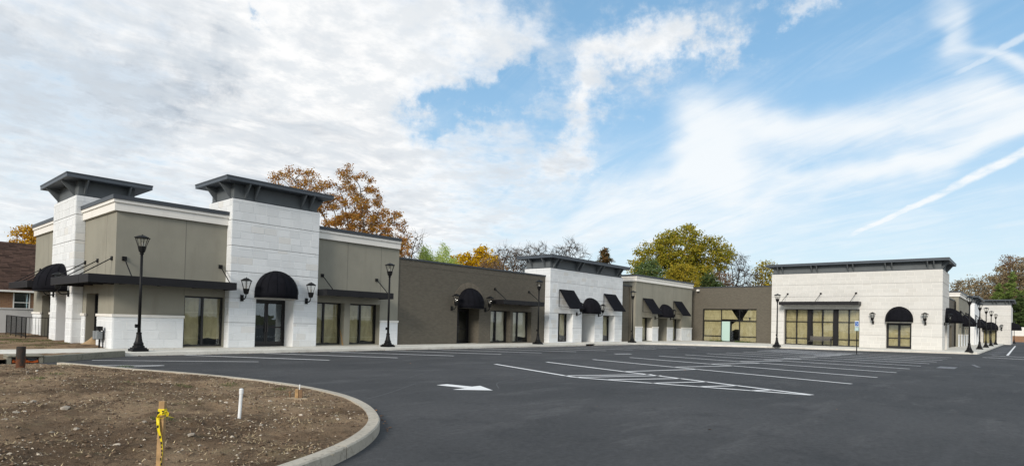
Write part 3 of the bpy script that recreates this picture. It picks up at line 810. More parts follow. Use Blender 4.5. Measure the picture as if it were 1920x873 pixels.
# stones on the bed: the larger ones are parts of the bed, the gravel is one mass
def stone_mesh(k):
    b = bmesh.new(); bmesh.ops.create_icosphere(b, subdivisions=1, radius=1)
    for v in b.verts:
        n = mnoise.noise(v.co*1.3+Vector((k*7.3, 1.1, 0)))
        v.co *= 1+.45*n; v.co.z *= .55; v.co.y *= .8
    me = bpy.data.meshes.new('stone'); b.to_mesh(me); b.free(); me.materials.append(M['stone']); return me
SM = [stone_mesh(k) for k in range(5)]
def spot(r, near=True):
    while True:
        y = -23.2+ (r.random()**1.5)*15.5; x = r.uniform(-9.8, -1.1)
        if fbm(x+5, y, .75)+.5*fbm(x, y+9, 2.5) > r.uniform(-.9, .55) and inside(poly_i, x, y) and seg_dist(kl, x, y) > .16: return x, y
r = random.Random(3)
for i in range(280):
    x, y = spot(r); s = .013+.034*r.random()**2.4+(.035 if i % 23 == 0 else 0)
    o = link('stone', SM[i % 5], None, island, (x, y, isl_h(x, y)+s*.2)); o.scale = (s, s*r.uniform(.7, 1.1), s*r.uniform(.7, 1.1)); o.rotation_euler = (r.uniform(-.2, .2), r.uniform(-.2, .2), r.uniform(0, 6.3))
def scatter(name, n, material, smin, smax, seed, parent, flat=.6):
    g = MB(); r = random.Random(seed)
    for i in range(n):
        x, y = spot(r); s = smin+(smax-smin)*r.random()**2; z = isl_h(x, y)+s*.15; a = r.uniform(0, 6.3); c, sn = math.cos(a)*s, math.sin(a)*s
        e = r.uniform(.5, .95); j = [r.uniform(.7, 1.2) for _ in range(6)]
        i0 = len(g.v); g.v += [(x+c*j[0], y+sn*j[0], z), (x-sn*e*j[1], y+c*e*j[1], z), (x-c*j[2], y-sn*j[2], z), (x+sn*e*j[3], y-c*e*j[3], z), (x+r.uniform(-.2,.2)*s, y+r.uniform(-.2,.2)*s, z+s*flat*j[4]), (x, y, z-s*.5)]
        for k in range(4): g.f.append((i0+k, i0+(k+1) % 4, i0+4)); g.f.append((i0+(k+1) % 4, i0+k, i0+5))
    o = link(name, g.mesh(name, False), material); o['kind'] = 'stuff'; o['label'] = {'gravel':'small pale gravel scattered over the bare planting bed','soil_clods':'dark crumbs of soil lying over the bare planting bed'}[name]; o['category'] = {'gravel':'gravel','soil_clods':'soil'}[name]; return o
scatter('gravel', 5000, 'pebble', .004, .021, 5, None)
scatter('soil_clods', 11000, 'clod', .005, .03, 6, None, .8)
def blades(name, label, cat, spots, n, h, spread, material, seed, lean=.5, w=.004):
    g = MB(); r = random.Random(seed)
    for (cx, cy, cz, k) in spots:
        for i in range(int(n*k)):
            a = r.uniform(0, 6.3); q = spread*k*math.sqrt(r.random()); x, y = cx+q*math.cos(a), cy+q*math.sin(a); b = r.uniform(0, 6.3); hh = h*r.uniform(.4, 1.1); l = lean*hh*r.uniform(.3, 1.5)
            z = cz(x, y) if callable(cz) else cz
            dx, dy = math.cos(b), math.sin(b); g.face([(x-dy*w, y+dx*w, z-.005), (x+dy*w, y-dx*w, z-.005), (x+dx*l, y+dy*l, z+hh)])
    o = link(name, g.mesh(name, False), material); o['kind'] = 'stuff'; o['label'] = label; o['category'] = cat; return o
r = random.Random(9)
blades('dry_straw', 'dry straw and dead roots strewn over the planting bed', 'straw', [(*spot(r), isl_h, r.uniform(.5, 1.2)) for _ in range(520)], 26, .024, .34, 'straw', 4, 4.8, .0065)
blades('grass_tufts', 'small green grass tufts sprouting on the planting bed', 'grass', [(-2.25,-9.4,isl_h,.8),(-3.4,-7.9,isl_h,1.2),(-5.0,-13.2,isl_h,.7),(-3.7,-14.6,isl_h,.7),(-3.0,-15.6,isl_h,.8),(-5.0,-20.3,isl_h,.55),(-2.2,-15.9,isl_h,.7),(-1.75,-17.3,isl_h,.7),(-4.4,-12.1,isl_h,.8)], 190, .05, .28, 'grass', 8, .6)
blades('grass_patch', 'patchy grass growing on the soil beside the end wall', 'grass', [(r.uniform(-12,-.6), r.uniform(1.5, 13), side_h, r.uniform(.6, 1.4)) for _ in range(60)], 130, .07, .45, 'grass', 12, .7, .006)
blades('weeds', 'low green weeds along the storefront base at the corner wing', 'grass', [(56.9, yy, .15, kk) for yy, kk in ((-2.2,.8),(-2.9,.9),(-3.3,.6),(-5.0,.8),(-5.6,1.),(-6.2,.6))], 160, .22, .3, 'grass', 13, .7, .012)

# ------------------------------------------------------------------ painted markings
def stripe(name, pts, w=.1, material='line_paint', z=.004):
    g = MB(); P = [Vector(p) for p in pts]
    lft = inset_line([tuple(p) for p in P], w/2); rgt = inset_line([tuple(p) for p in P], -w/2)
    for i in range(len(P)-1): g.face([(*lft[i], z), (*rgt[i], z), (*rgt[i+1], z), (*lft[i+1], z)])
    return part(name, g, material, lot, recalc=False, W=False)
for i in range(12):           # angled bays in front of the shops
    x = 1.75+3.32*i; stripe('parking_line', [(x, -2.95), (x+3.35, -8.15-.04*i)], .16)
stripe('parking_line', [(-1.85,-4.6),(2.45,-7.75)], .1)
stripe('parking_line', [(-3.1,-6.6),(-.75,-7.95)], .1); stripe('parking_line', [(-2.7,-8.1),(-.75,-7.98)], .1)
# double row of bays in the middle of the lot
ST = [(12.4,-13.25),(16.0,-13.25),(19.4,-13.3),(22.6,-13.3),(25.7,-13.4),(28.7,-13.5),(31.6,-13.6),(34.5,-13.7),(37.3,-13.75),(40.2,-13.8),(43,-14.2)]
EN = [(8.5,-24.72),(13.05,-24.7),(16.9,-24.75),(20.7,-24.8),(24.3,-24.8),(27.6,-24.85),(30.9,-24.85),(33.9,-24.9),(36.9,-24.9),(39.8,-24.9),(42.6,-24.9)]
for i, (a, b) in enumerate(zip(ST, EN)): stripe('parking_line', [a, b], .165 if i else .17)
stripe('parking_line', [(9.42,-13.0),(7.4,-18.1),(7.38,-18.5),(8.42,-24.7)], .16)
def onl(k, t): a, b = ST[k], EN[k]; return (a[0]+(b[0]-a[0])*t, a[1]+(b[1]-a[1])*t)
for k in range(10): stripe('parking_line', [onl(k, .41), onl(k+1, .506)], .14)
for p, q in (((7.5,-17.72),(10.6,-19.16)),((7.42,-18.25),(10.42,-19.6)),((7.6,-19.3),(9.98,-20.5)),((7.74,-20.65),(9.62,-21.5)),((7.98,-21.95),(9.22,-22.55)),((8.2,-23.3),(8.84,-23.6))):
    stripe('hatch_line', [p, q], .13)
# direction arrow
g = MB(); a = [(2.36,-17.42),(2.74,-17.42),(2.84,-18.22),(3.16,-18.2),(2.66,-19.1),(1.98,-18.42),(2.48,-18.36)]
c0 = (2.6,-18.3,.0045)
for p, q in zip(a, a[1:]+a[:1]): g.face([c0, (*p, .0045), (*q, .0045)])
arrow = part('direction_arrow', g, 'line_paint', lot, recalc=False, W=False)
stripe('stop_line', [(21.9,-10.9),(22.95,-11.35)], .28)
stripe('seam', smooth_line([(3.1,-18.9),(4.2,-17.9),(5.6,-17.6),(6.6,-18.4),(7.2,-19.6),(8.4,-21.5),(9.6,-21.9),(10.6,-21.1)], 8), .022, 'crack_seal', .003)
stripe('seam', smooth_line([(3.0,-15.6),(3.6,-15.1),(5.4,-13.9)], 6), .02, 'crack_seal', .003)
stripe('seam', smooth_line([(-.6,-18.6),(.6,-17.9),(2.2,-16.8)], 6), .025, 'crack_seal', .003)
# worn accessible-bay paint in front of the far shop and along its right side
for k in range(7): stripe('worn_hatch', [(38.5+k*.9,-13.4),(35.2+k*.9,-19.3)], .55, 'worn_paint', .0032)
for k in range(5): stripe('worn_hatch', [(29+k*2.4,-20.6-.1*k),(30.4+k*2.4,-23.6)], .25, 'worn_paint', .0032)
stripe('worn_symbol', [(26.6,-25.9),(28.5,-25.9)], .7, 'worn_paint', .0032)
stripe('worn_symbol', [(29.8,-27.0),(32.6,-26.6)], .16, 'worn_paint', .0032)
for k in range(6): stripe('worn_hatch', [(57+k*7,-26.2),(60.5+k*7,-27.4)], .7, 'worn_paint', .0032)
stripe('parking_line', [(54.5,-27.6),(112,-27.4)], .16); stripe('parking_line', [(52.2,-26.7),(51.4,-28.9)], .3)
stripe('parking_line', [(46.5,-26.4),(46.0,-28.8)], .3)
# leaves blown on the asphalt
g = MB(); r = random.Random(21)
def leafq(x, y, z, s):
    a = r.uniform(0, 6.3); c, sn = math.cos(a)*s, math.sin(a)*s; t = r.uniform(-.4, .6)*s
    g.face([(x+c, y+sn, z), (x-sn*.6, y+c*.6, z+abs(t)), (x-c, y-sn, z+.002), (x+sn*.6, y-c*.6, z+abs(t)*.5)])
for i in range(260): leafq(r.uniform(-.2, 37), -2.85-abs(r.gauss(0, .12)), .008, r.uniform(.02, .06))
for i in range(26): leafq(r.uniform(24, 33), -3.0-abs(r.gauss(0, .2)), .008, r.uniform(.03, .08))
for i in range(90): leafq(r.uniform(1, 50), r.uniform(-26, -3), .008, r.uniform(.015, .04))
for i in range(60):
    k = r.randrange(len(SL)-60, len(SL)-1); p = SL[max(2, min(k, len(SL)-2))]; leafq(p[0]+.05+abs(r.gauss(0, .06)), p[1]-.05, .008, r.uniform(.015, .04))
for i in range(30): leafq(r.uniform(0, 14), r.uniform(-2.5, -.6), .16, r.uniform(.02, .05))
o = link('fallen_leaves', g.mesh('fallen_leaves', False), 'dry_leaf'); o['kind'] = 'stuff'; o['label'] = 'dry brown leaves blown along the kerbs and asphalt'; o['category'] = 'leaves'

# ------------------------------------------------------------------ lamps (built once, then copied)
def lantern_head(root, z0, rb, rt, hb, hc, hr, c=(0,0)):
    """tapered six-sided lantern: bowl, bars, opal glass, roof"""
    b = MB(); b.lathe([(rb*.45, z0), (rb*.8, z0+.04), (rb, z0+hb*.6), (rb*1.12, z0+hb*.9), (rb*1.12, z0+hb)], (*c, 0), 10); part('bowl', b, 'black_metal', root, W=False)
    z1 = z0+hb; z2 = z1+hc
    g = MB(); g.lathe([(rb*.8, z1-.01), (rt*.82, z2)], (*c, 0), 6); part('glass', g, 'clear_glass', root, W=False)
    g = MB(); g.lathe([(rb*.25, z1-.02), (rb*.3, z1+.04), (rb*.26, z1+hc*.42), (rb*.1, z1+hc*.5)], (*c, 0), 8); part('bulb', g, 'opal_glass', root, W=False)
    for k in range(6):
        t = k*math.pi/3; q = MB(); q.tube([(c[0]+rb*math.cos(t), c[1]+rb*math.sin(t), z1-.01), (c[0]+rt*math.cos(t), c[1]+rt*math.sin(t), z2+.01)], .014, 4); part('cage_bar', q, 'black_metal', root, W=False)
    f = MB(); f.lathe([(rt*1.12, z2), (rt*1.16, z2+.02), (rt*1.0, z2+.045), (rt*.42, z2+hr*.72), (rt*.16, z2+hr*.8), (.02, z2+hr*.88), (.03, z2+hr*.95), (.004, z2+hr)], (*c, 0), 6); part('lantern_roof', f, 'black_metal', root, W=False)
def make_street_lamp():
    t = thing('street_lamp', '', 'street lamp', (0,0,0), 'black lamp posts along the sidewalks')
    p = MB(); p.lathe([(.40, 0), (.40, .10), (.33, .105), (.33, .15)], n=4, rot=math.pi/4); part('plinth', p, 'black_metal', t, W=False, bevel=.01)
    b = MB(); b.lathe([(.22, .15), (.22, .20), (.17, .25), (.185, .30), (.14, .37), (.105, .55), (.09, .68), (.1, .70), (.1, .73), (.065, .76)], n=12); part('base', b, 'black_metal', t, W=False, smooth=False)
    s = MB(); s.lathe([(.062, .75), (.047, 3.84)], n=10); part('pole', s, 'black_metal', t, W=False, smooth=True)
    k = MB(); k.box(-.145, -.05, -.05, .05, .93, 1.07); part('outlet_box', k, 'black_metal', t, W=False)
    q = MB(); q.lathe([(.05, 3.82), (.085, 3.85), (.06, 3.88), (.09, 3.93)], n=10); part('collar', q, 'black_metal', t, W=False)
    lantern_head(t, 3.90, .14, .255, .25, .32, .15); return t
def make_wall_lantern():
    t = thing('wall_lantern', '', 'lantern', (0,0,0), 'black carriage lanterns on the walls')
    p = MB(); p.box(-.075, .075, -.06, 0, .0, .30); part('wall_plate', p, 'black_metal', t, W=False, bevel=.008)
    a = MB(); a.tube([(0, -.05, .12), (0, -.2, .09), (0, -.33, .12), (0, -.42, .22), (0, -.44, .34)], .028, 7); part('arm', a, 'black_metal', t, W=False, smooth=True)
    lantern_head(t, .32, .13, .245, .27, .36, .18, (0, -.44)); return t
LAMP0 = make_street_lamp(); LANT0 = make_wall_lantern()
used = {}
def place(proto, loc, label, rz=0, group=None):
    if proto.name not in used: o = proto; used[proto.name] = 1
    else: o = copy_tree(proto)
    o.location = loc; o.rotation_euler.z = rz; o['label'] = label
    if group: o['group'] = group
    return o
def lantern_at(F, s, label, d=.0, z=2.35, face='S'):
    return place(LANT0, F(s, d, z), label, 0 if face == 'S' else -math.pi/2)

# ------------------------------------------------------------------ corner shop with two block towers
A = thing('corner_shop', 'tan stucco corner shop with two pale block towers at the left', 'building', (0, 0, 0), 'shops of the retail strip')
FS, FW = frame('S', 0), frame('W', 0)
def wall(parent, F, *a, material='stucco', name='wall'): return weld(part(name, wall_grid(MB(), F, *a), material, parent))
wall(A, FS, 0, 4.55, .0, 6.4, [(2.75, 4.5, .2, 2.5)], .5); wall(A, FS, 9.13, 14.82, .0, 6.4, [(9.2, 11.1, .2, 2.5), (11.47, 13.5, .2, 2.5)], .5)
wall(A, FW, -14.4, -8.55, .0, 6.4, [(-12.4, -10.45, .2, 2.5)], .45); wall(A, FW, -4.55, -.502, .0, 6.4, [(-3.95, -2.15, .2, 2.5)], .45)
for s, e in ((11.1, 11.47),):
    q = MB(); q.fbox(FS, s+.001, e-.001, -.48, -.02, .2, 2.498); part('pier', q, 'brown_brick', A)
shell(A, .02, 14.8, .52, 14.4, 6.3, skip='WS')
# stucco control joints
for x, z0, z1 in ((2.72, 3.2, 5.9), (11.22, 3.2, 5.9), (13.5, 2.5, 5.9), (2.72, 2.5, 2.8)):
    q = MB(); q.fbox(FS, x-.01, x+.01, -.01, .003, z0, z1); part('control_joint', q, 'joint', A)
for y in (1.3, 11.4):
    q = MB(); q.fbox(FW, -y-.01, -y+.01, -.01, .003, 3.2, 5.9); part('control_joint', q, 'joint', A)
cornice(A, FS, 0, 4.55, 5.91, e0='b'); cornice(A, FS, 9.13, 14.82, 5.91)
cornice(A, FW, -4.55, 0, 5.91, e1='x'); cornice(A, FW, -14.4, -8.55, 5.91)
# tower facing the lot
T2 = frame('S', -.45); H2 = [(5.83, 7.8, .0, 2.5)]
g = MB(); wall_grid(g, T2, 4.55, 9.13, .0, 7.18, H2, .98); weld(part('tower', g, 'mortar', A)); part('tower_back', MB().box(4.552, 9.128, .532, 2.14, 5.6, 7.18), 'mortar', A)
blocks(A, T2, 4.55, 9.13, .15, 7.18, H2, 1)
crown(A, T2, 4.55, 9.13, -2.6, 7.18, 7.92, 8.12, .5, (5.19, 5.64, 8.09, 8.57), (-.45, -2.0), (-.45, -2.0))
door(A, T2, 5.83, 7.8, .15, 2.5, d=-.85)
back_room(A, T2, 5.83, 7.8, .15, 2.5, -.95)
dome_awning(A, T2, 6.82, 2.57, 3.92, 1.09, .95)
q = MB(); q.fbox(T2, 5.78, 7.86, .0, .05, 2.5, 2.58); part('awning_sill', q, 'white_trim', A)
TS = frame('W', 4.55); blocks(A, TS, -.0, .45, .15, 6.5, (), 2); blocks(A, TS, -2.14, .45, 6.5, 7.18, (), 3)
lantern_at(T2, 5.12, 'black wall lantern left of the arched awning on the front tower', .014); lantern_at(T2, 8.48, 'black wall lantern right of the arched awning on the front tower', .014)
# tower on the end wall
T1 = frame('W', -.40); H1 = [(-7.35, -5.6, .0, 2.5)]
g = MB(); wall_grid(g, T1, -8.55, -4.55, .0, 7.05, H1, 1.2); weld(part('tower', g, 'mortar', A)); part('tower_back', MB().box(.803, 2.1, 4.552, 8.548, 5.6, 7.05), 'mortar', A)
blocks(A, T1, -8.55, -4.55, .2, 7.05, H1, 4, limit=260)
T1S = frame('S', 4.55); blocks(A, T1S, -.40, .0, .2, 6.5, (), 5); blocks(A, T1S, -.40, 2.1, 6.5, 7.05, (), 6)
crown(A, T1, -8.55, -4.55, -2.5, 7.05, 7.76, 7.97, .5, (-8.1, -5.3), (), (-.35, -2.1))
door(A, T1, -7.35, -5.6, .2, 2.5, d=-1.05); back_room(A, T1, -7.3, -5.65, .2, 2.5, -1.1)
dome_awning(A, T1, -6.5, 2.6, 3.95, 1.09, 1.1)
lantern_at(T1, -7.85, 'wall lantern at the far side of the end-wall arched awning', .014, face='W'); lantern_at(T1, -5.1, 'wall lantern beside the end-wall arched awning, nearest the corner', .014, face='W')
# windows, canopies, white stone base
window(A, FS, 2.75, 4.5, .2, 2.5, (3.6,), d=-.14, short=.28); window(A, FS, 9.2, 11.1, .2, 2.5, (10.05,), d=-.38); window(A, FS, 11.47, 13.5, .2, 2.5, (12.42,), d=-.38, short=.1)
window(A, FW, -3.95, -2.15, .2, 2.5, (-3.05,), d=-.33, glass='dark_glass', paper=False); window(A, FW, -12.4, -10.45, .2, 2.5, (-11.4,), d=-.33, glass='dark_glass', paper=False)
back_room(A, FW, -3.95, -2.15, .2, 2.5, -.4); back_room(A, FW, -12.4, -10.45, .2, 2.5, -.4)
canopy(A, FS, -1.25, 4.50, rods=(.32, 4.28), out=1.3)
canopy(A, FW, -4.5, -.02, rods=(-4.3, -2.4, -.42), out=1.25, lean=0)
canopy(A, FS, 9.16, 13.47, rods=(9.65, 13.2)); canopy(A, FW, -13.4, -8.9, rods=(-13.0, -11.2, -9.3), lean=0)
def wainscot(parent, F, s0, s1, seed, e1=0.):
    q = MB(); q.fbox(F, s0, s1, -.02, .03, .05, 1.48); part('base_course', q, 'mortar', parent)
    blocks(parent, (lambda F: lambda s, d, z: F(s, d+.03, z))(F), s0, s1, .15, 1.48, (), seed)
    q = MB(); q.fbox(F, s0-.03, s1+.03+e1, -.02, .085, 1.48, 1.595); part('base_cap', q, 'white_trim', parent, bevel=.012)
wainscot(A, FS, .0, 2.73, 21); wainscot(A, FS, 13.52, 14.82, 22)
wainscot(A, FW, -2.14, .028, 23, .03); wainscot(A, FW, -4.54, -3.96, 24); wainscot(A, FW, -10.44, -8.56, 25); wainscot(A, FW, -14.4, -12.41, 26)
q = MB(); q.hexa([(11.02,-.02,.15),(11.09,-.02,.15),(11.09,.03,.15),(11.02,.03,.15),(11.06,.30,1.0),(11.09,.30,1.0),(11.09,.34,1.0),(11.06,.34,1.0)])
o = link('scrap_board', q.mesh('scrap_board'), 'wood'); tag(o, 'scrap of pale timber leaning in the window recess beside the brick pier', 'board')

# ------------------------------------------------------------------ brown brick shop
B1 = thing('brick_shop', 'low brown brick shop with an arched entrance between tan and white shops', 'building', (14.87, .05, 0), 'shops of the retail strip')
FB = frame('S', .05); Hb = [(19.85, 21.95, .0, 2.55), (23.15, 25.27, .2, 2.5), (25.57, 27.72, .2, 2.5)]
g = MB(); wall_grid(g, FB, 14.84, 29.38, .0, 5.36, Hb, .5); weld(part('wall', g, 'brown_brick', B1))
shell(B1, 14.84, 32, .57, 14.4, 5.2, 'brown_brick', 'S')
q = MB(); q.fbox(FB, 14.84, 29.38, -.5, .05, 5.36, 5.46); part('parapet_cap', q, 'cap_metal', B1)
q = MB(); q.fbox(FB, 14.84, 29.38, -.02, .012, 4.98, 5.0); part('control_joint', q, 'brown_brick', B1)
# brick arch of single voussoirs over the entrance
for k in range(34):
    t0, t1 = math.pi*k/34+.009, math.pi*(k+1)/34-.009; q = MB(); c_, zc_, r0, r1 = 20.92, 2.82, 1.10, 1.47
    def pt(r_, t, d): return FB(c_-r_*math.cos(t), d, zc_+r_*math.sin(t))
    q.hexa([pt(r0,t0,-.02),pt(r0,t1,-.02),pt(r1,t1,-.02),pt(r1,t0,-.02),pt(r0,t0,.035),pt(r0,t1,.035),pt(r1,t1,.035),pt(r1,t0,.035)]); part('arch_brick', q, 'arch_brick', B1)
door(B1, FB, 19.86, 21.94, .15, 2.54, d=-1.0)
for bb in ((21.95, 22.2, -1.1, -.502, .05, 2.555), (19.6, 19.85, -1.1, -.502, .05, 2.555), (19.6, 22.2, -1.1, -.502, 2.56, 2.75)): part('recess_wall', MB().fbox(FB, *bb), 'brown_brick', B1)
back_room(B1, FB, 19.85, 21.95, .15, 2.5, -1.1)
dome_awning(B1, FB, 20.92, 2.55, 3.93, 1.09, 1.0)
window(B1, FB, 23.15, 25.27, .2, 2.5, (24.1,), d=-.38, short=.05, sheet_mat='pale_paper'); window(B1, FB, 25.57, 27.72, .2, 2.5, (26.55,), d=-.38, short=.3, sheet_mat='pale_paper')
canopy(B1, FB, 23.12, 27.72, 2.94, 3.25, 1.25, (23.5, 27.35), 4.02)
lantern_at(FB, 19.3, 'wall lantern left of the arched brick entrance'); lantern_at(FB, 22.55, 'wall lantern right of the arched brick entrance, by the flat canopy')

# ------------------------------------------------------------------ white and tan shops: shed awnings over windows, a deep entrance under a dome awning
W3 = thing('white_shop', 'white block shop with three black awnings between two brown brick walls', 'building', (29.4, -.41, 0), 'shops of the retail strip')
F3 = frame('S', -.41); H3 = [(30.58, 32.59, .2, 2.5), (33.93, 35.9, .0, 2.5), (37.23, 39.2, .2, 2.5)]
g = MB(); wall_grid(g, F3, 29.4, 40.5, .0, 6.02, H3, .75); weld(part('wall', g, 'mortar', W3))
for x0_ in (29.402, 39.8): part('side_wall', MB().box(x0_, x0_+.698, .342, 2.2, 4.5, 6.02), 'mortar', W3)
blocks(W3, F3, 29.4, 40.5, .15, 6.02, H3, 31)
F3L = frame('W', 29.4); blocks(W3, F3L, -.04, .41, .15, 5.46, (), 32); blocks(W3, F3L, -2.2, .41, 5.46, 6.02, (), 33)
crown(W3, F3, 29.4, 40.5, -2.6, 6.02, 6.8, 7.03, .5, (29.91, 30.37, 33.05, 33.54, 36.17, 36.69, 39.43, 39.89), (-.6, -1.9), (-.6, -1.9))
shell(W3, 29.5, 40.4, .36, 14.4, 5.2, 'brown_brick', 'S')
for s0_, s1_ in ((30.58, 32.59), (37.23, 39.2)):
    window(W3, F3, s0_, s1_, .2, 2.5, ((s0_+s1_)/2,), d=-.62, short=.45); 
    shed_awning(W3, F3, s0_-.0, s1_+.06)
def deep_entry(P, F, s0, s1, d, material, seed, ztop=2.5):
    for bb in ((s1, s1+.3, d-.1, -.752, .05, ztop+.2), (s0-.3, s0, d-.1, -.752, .05, ztop+.2), (s0, s1, d-.1, -.752, ztop, ztop+.2)): part('recess_wall', MB().fbox(F, *bb), material, P)
    door(P, F, s0+.02, s1-.02, .15, ztop-.01, d=d+.05); back_room(P, F, s0, s1, .15, ztop, d)
deep_entry(W3, F3, 33.93, 35.9, -1.6, 'mortar', 0)
dome_awning(W3, F3, 34.95, 2.58, 3.93, 1.07, 1.05)
lantern_at(F3, 33.1, 'wall lantern left of the dome awning on the white shop', .014); lantern_at(F3, 36.45, 'wall lantern right of the dome awning on the white shop', .014)

G1 = thing('brick_link', 'narrow brown brick link wall between the white and tan shops', 'building', (40.5, .05, 0), 'shops of the retail strip')
g = MB(); g.box(40.5, 43.0, .05, .5, .0, 5.4); part('wall', g, 'brown_brick', G1); q = MB(); q.box(40.5, 43.0, 0., .55, 5.4, 5.5); part('parapet_cap', q, 'cap_metal', G1)
shell(G1, 40.5, 43.4, .52, 14.4, 5.2, 'brown_brick', 'S')
q = MB(); q.tube([(42.6,-.04,.2),(42.6,-.04,5.35)], .05, 8); part('downspout', q, 'brown_brick', G1)

S4 = thing('tan_shop', 'tan stucco shop with white base and three black awnings near the inner corner', 'building', (43.0, -.4, 0), 'shops of the retail strip')
F4 = frame('S', -.4); H4 = [(44.35, 46.39, .2, 2.5), (47.66, 49.64, .0, 2.5), (50.99, 53.01, .2, 2.5)]
g = MB(); wall_grid(g, F4, 43.0, 55.65, .0, 6.38, H4, .75); weld(part('wall', g, 'stucco', S4))
shell(S4, 43.02, 56.95, .37, 14.4, 6.3, 'stucco', 'S')
F4L = frame('W', 43.0); cornice(S4, F4, 43.0, 55.65, 5.93, e0='b'); cornice(S4, F4L, -6, .4, 5.93, e1='x')
for x in (44.2, 46.4, 50.95, 53.05):
    q = MB(); q.fbox(F4, x-.01, x+.01, -.01, .003, 2.5, 5.93); part('control_joint', q, 'joint', S4)
for k, (a, b) in enumerate(((43.0, 44.35), (46.39, 47.66), (49.64, 50.99), (53.01, 55.65))): wainscot(S4, F4, a+.002, b-.002, 41+k)
for k, (s0_, s1_) in enumerate(((44.35, 46.39), (50.99, 53.01))):
    window(S4, F4, s0_, s1_, .2, 2.5, ((s0_+s1_)/2,), d=-.6); shed_awning(S4, F4, s0_, s1_+.05, 4.37, 2.84)
    q = MB(); q.fbox(F4, s1_-.012, s1_+.1, -.59, -.003, .2, 1.48); part('reveal_base', q, 'mortar', S4)
deep_entry(S4, F4, 47.66, 49.64, -1.5, 'stucco', 0)
dome_awning(S4, F4, 48.75, 2.58, 3.93, 1.1, 1.1)
lantern_at(F4, 46.95, 'wall lantern left of the dome awning on the tan inner-corner shop'); lantern_at(F4, 50.35, 'wall lantern right of the dome awning on the tan inner-corner shop')
q = thing('flood_light', 'small white flood light on the roof edge at the inner corner', 'light', (56.7, -.6, 5.75))
k = MB(); k.box(56.55, 56.85, -.75, -.5, 5.72, 5.92); part('lamp_head', k, 'white_trim', q); k = MB(); k.tube([(56.7,-.5,5.85),(56.98,-.3,6.0)], .03, 6); part('bracket', k, 'black_metal', q)

# ------------------------------------------------------------------ wing shop at the inner corner
WG = thing('corner_wing', 'brown brick wing shop with papered storefront at the inner corner', 'building', (57.0, -4, 0), 'shops of the retail strip')
FG = frame('W', 57.0); Hg = [(1.1, 7.02, .15, 3.75)]
g = MB(); wall_grid(g, FG, -.9, 8.62, .0, 6.1, Hg, .45); weld(part('wall', g, 'brown_brick', WG))
q = MB(); q.fbox(FG, -.9, 8.62, -.5, .05, 6.1, 6.2); part('parapet_cap', q, 'cap_metal', WG)
shell(WG, 57.46, 63, -8.6, 1.0, 5.9, 'brown_brick', 'W')
fo = MB(); d = -.15; w = .08
for s in (1.1, 3.13, 5.13, 6.94): fo.fbox(FG, s, s+w, d-.1, d, .15, 3.75)
for (p, q_) in ((1.18, 3.13), (3.21, 5.13), (5.21, 6.94)):
    for z0_, z1_ in ((3.67, 3.75), (2.4, 2.5), (.15, .22)): fo.fbox(FG, p, q_, d-.1, d, z0_, z1_)
for (p, q_) in ((1.18, 3.13), (5.21, 6.94)): fo.fbox(FG, p, q_, d-.1, d, .72, .8)
fo.fbox(FG, 4.14, 4.24, d-.1, d, .22, 2.4)
fo = part('storefront', fo, 'frame_metal', WG)
for (p, q_, a, b, gm) in ((1.18,3.13,2.5,3.67,'glass'),(3.21,5.13,2.5,3.67,'glass'),(5.21,6.94,2.5,3.67,'glass'),(1.18,3.13,.8,2.4,'glass'),(5.21,6.94,.8,2.4,'glass'),(1.18,3.13,.22,.72,'glass'),(5.21,6.94,.22,.72,'glass'),(4.24,5.13,.22,2.4,'glass')):
    k = MB(); k.fbox(FG, p, q_, d-.055, d-.047, a, b); part('pane', k, gm, fo)
k = MB(); k.fbox(FG, 3.22, 4.13, d-.07, d-.045, .23, 2.39); o = part('door', k, 'pale_panel', fo); o['label'] = 'pale mint door panel'
def sheet(poly, dd):
    k = MB(); k.extr([FG(s, dd, z) for s, z in poly], [FG(s, dd-.006, z) for s, z in poly]); part('paper_sheet', k, 'kraft_paper', fo)
sheet([(1.16,2.47),(3.1,2.47),(3.14,3.72),(1.2,3.72)], d-.14); sheet([(1.2,.74),(3.1,.74),(3.1,2.42),(1.2,2.42)], d-.15); sheet([(1.18,.2),(3.12,.2),(3.12,.76),(1.18,.76)], d-.13)
sheet([(3.2,2.62),(4.95,2.62),(4.2,3.72),(3.2,3.72)], d-.14); sheet([(4.3,1.35),(4.7,1.55),(5.15,1.5),(5.15,2.42),(4.75,2.42),(4.3,2.05)], d-.15)
sheet([(5.55,2.85),(6.96,2.85),(6.96,3.72),(6.1,3.72)], d-.14); sheet([(5.5,2.47),(6.2,2.47),(6.1,2.8),(5.5,2.8)], d-.15); sheet([(6.25,2.47),(6.96,2.47),(6.96,2.82),(6.3,2.82)], d-.15); sheet([(5.2,.74),(6.95,.74),(6.95,2.42),(5.2,2.42)], d-.15); sheet([(5.2,.2),(6.95,.2),(6.95,.76),(5.2,.76)], d-.13)
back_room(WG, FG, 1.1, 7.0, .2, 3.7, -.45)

# ------------------------------------------------------------------ large white shop facing the lot
BG = thing('large_white_shop', 'large pale block shop facing the lot with bench and arched awning', 'building', (56.6, -15.9, 0), 'shops of the retail strip')
FBG = frame('W', 56.6); K = lambda y: 28.83-(28.83-y)*.992
s_l, s_r = 8.66, 23.12; HB = [(K(9.75), K(16.62), .15, 3.75), (K(18.8), K(20.8), .0, 2.5)]
g = MB(); wall_grid(g, FBG, s_l, s_r, .0, 7.3, HB, .62); weld(part('wall', g, 'cream_mortar', BG))
blocks(BG, FBG, s_l, s_r, .15, 7.3, HB, 51, material='cream_block')
FBS = frame('S', -23.12); g = MB(); wall_grid(g, FBS, 57.222, 62.4, .0, 7.3, [(59.0, 60.9, .0, 2.5)], .5); part('side_wall', g, 'cream_mortar', BG)
blocks(BG, FBS, 56.6, 62.4, .15, 7.3, [(59.0, 60.9, .0, 2.5)], 52, material='cream_block')
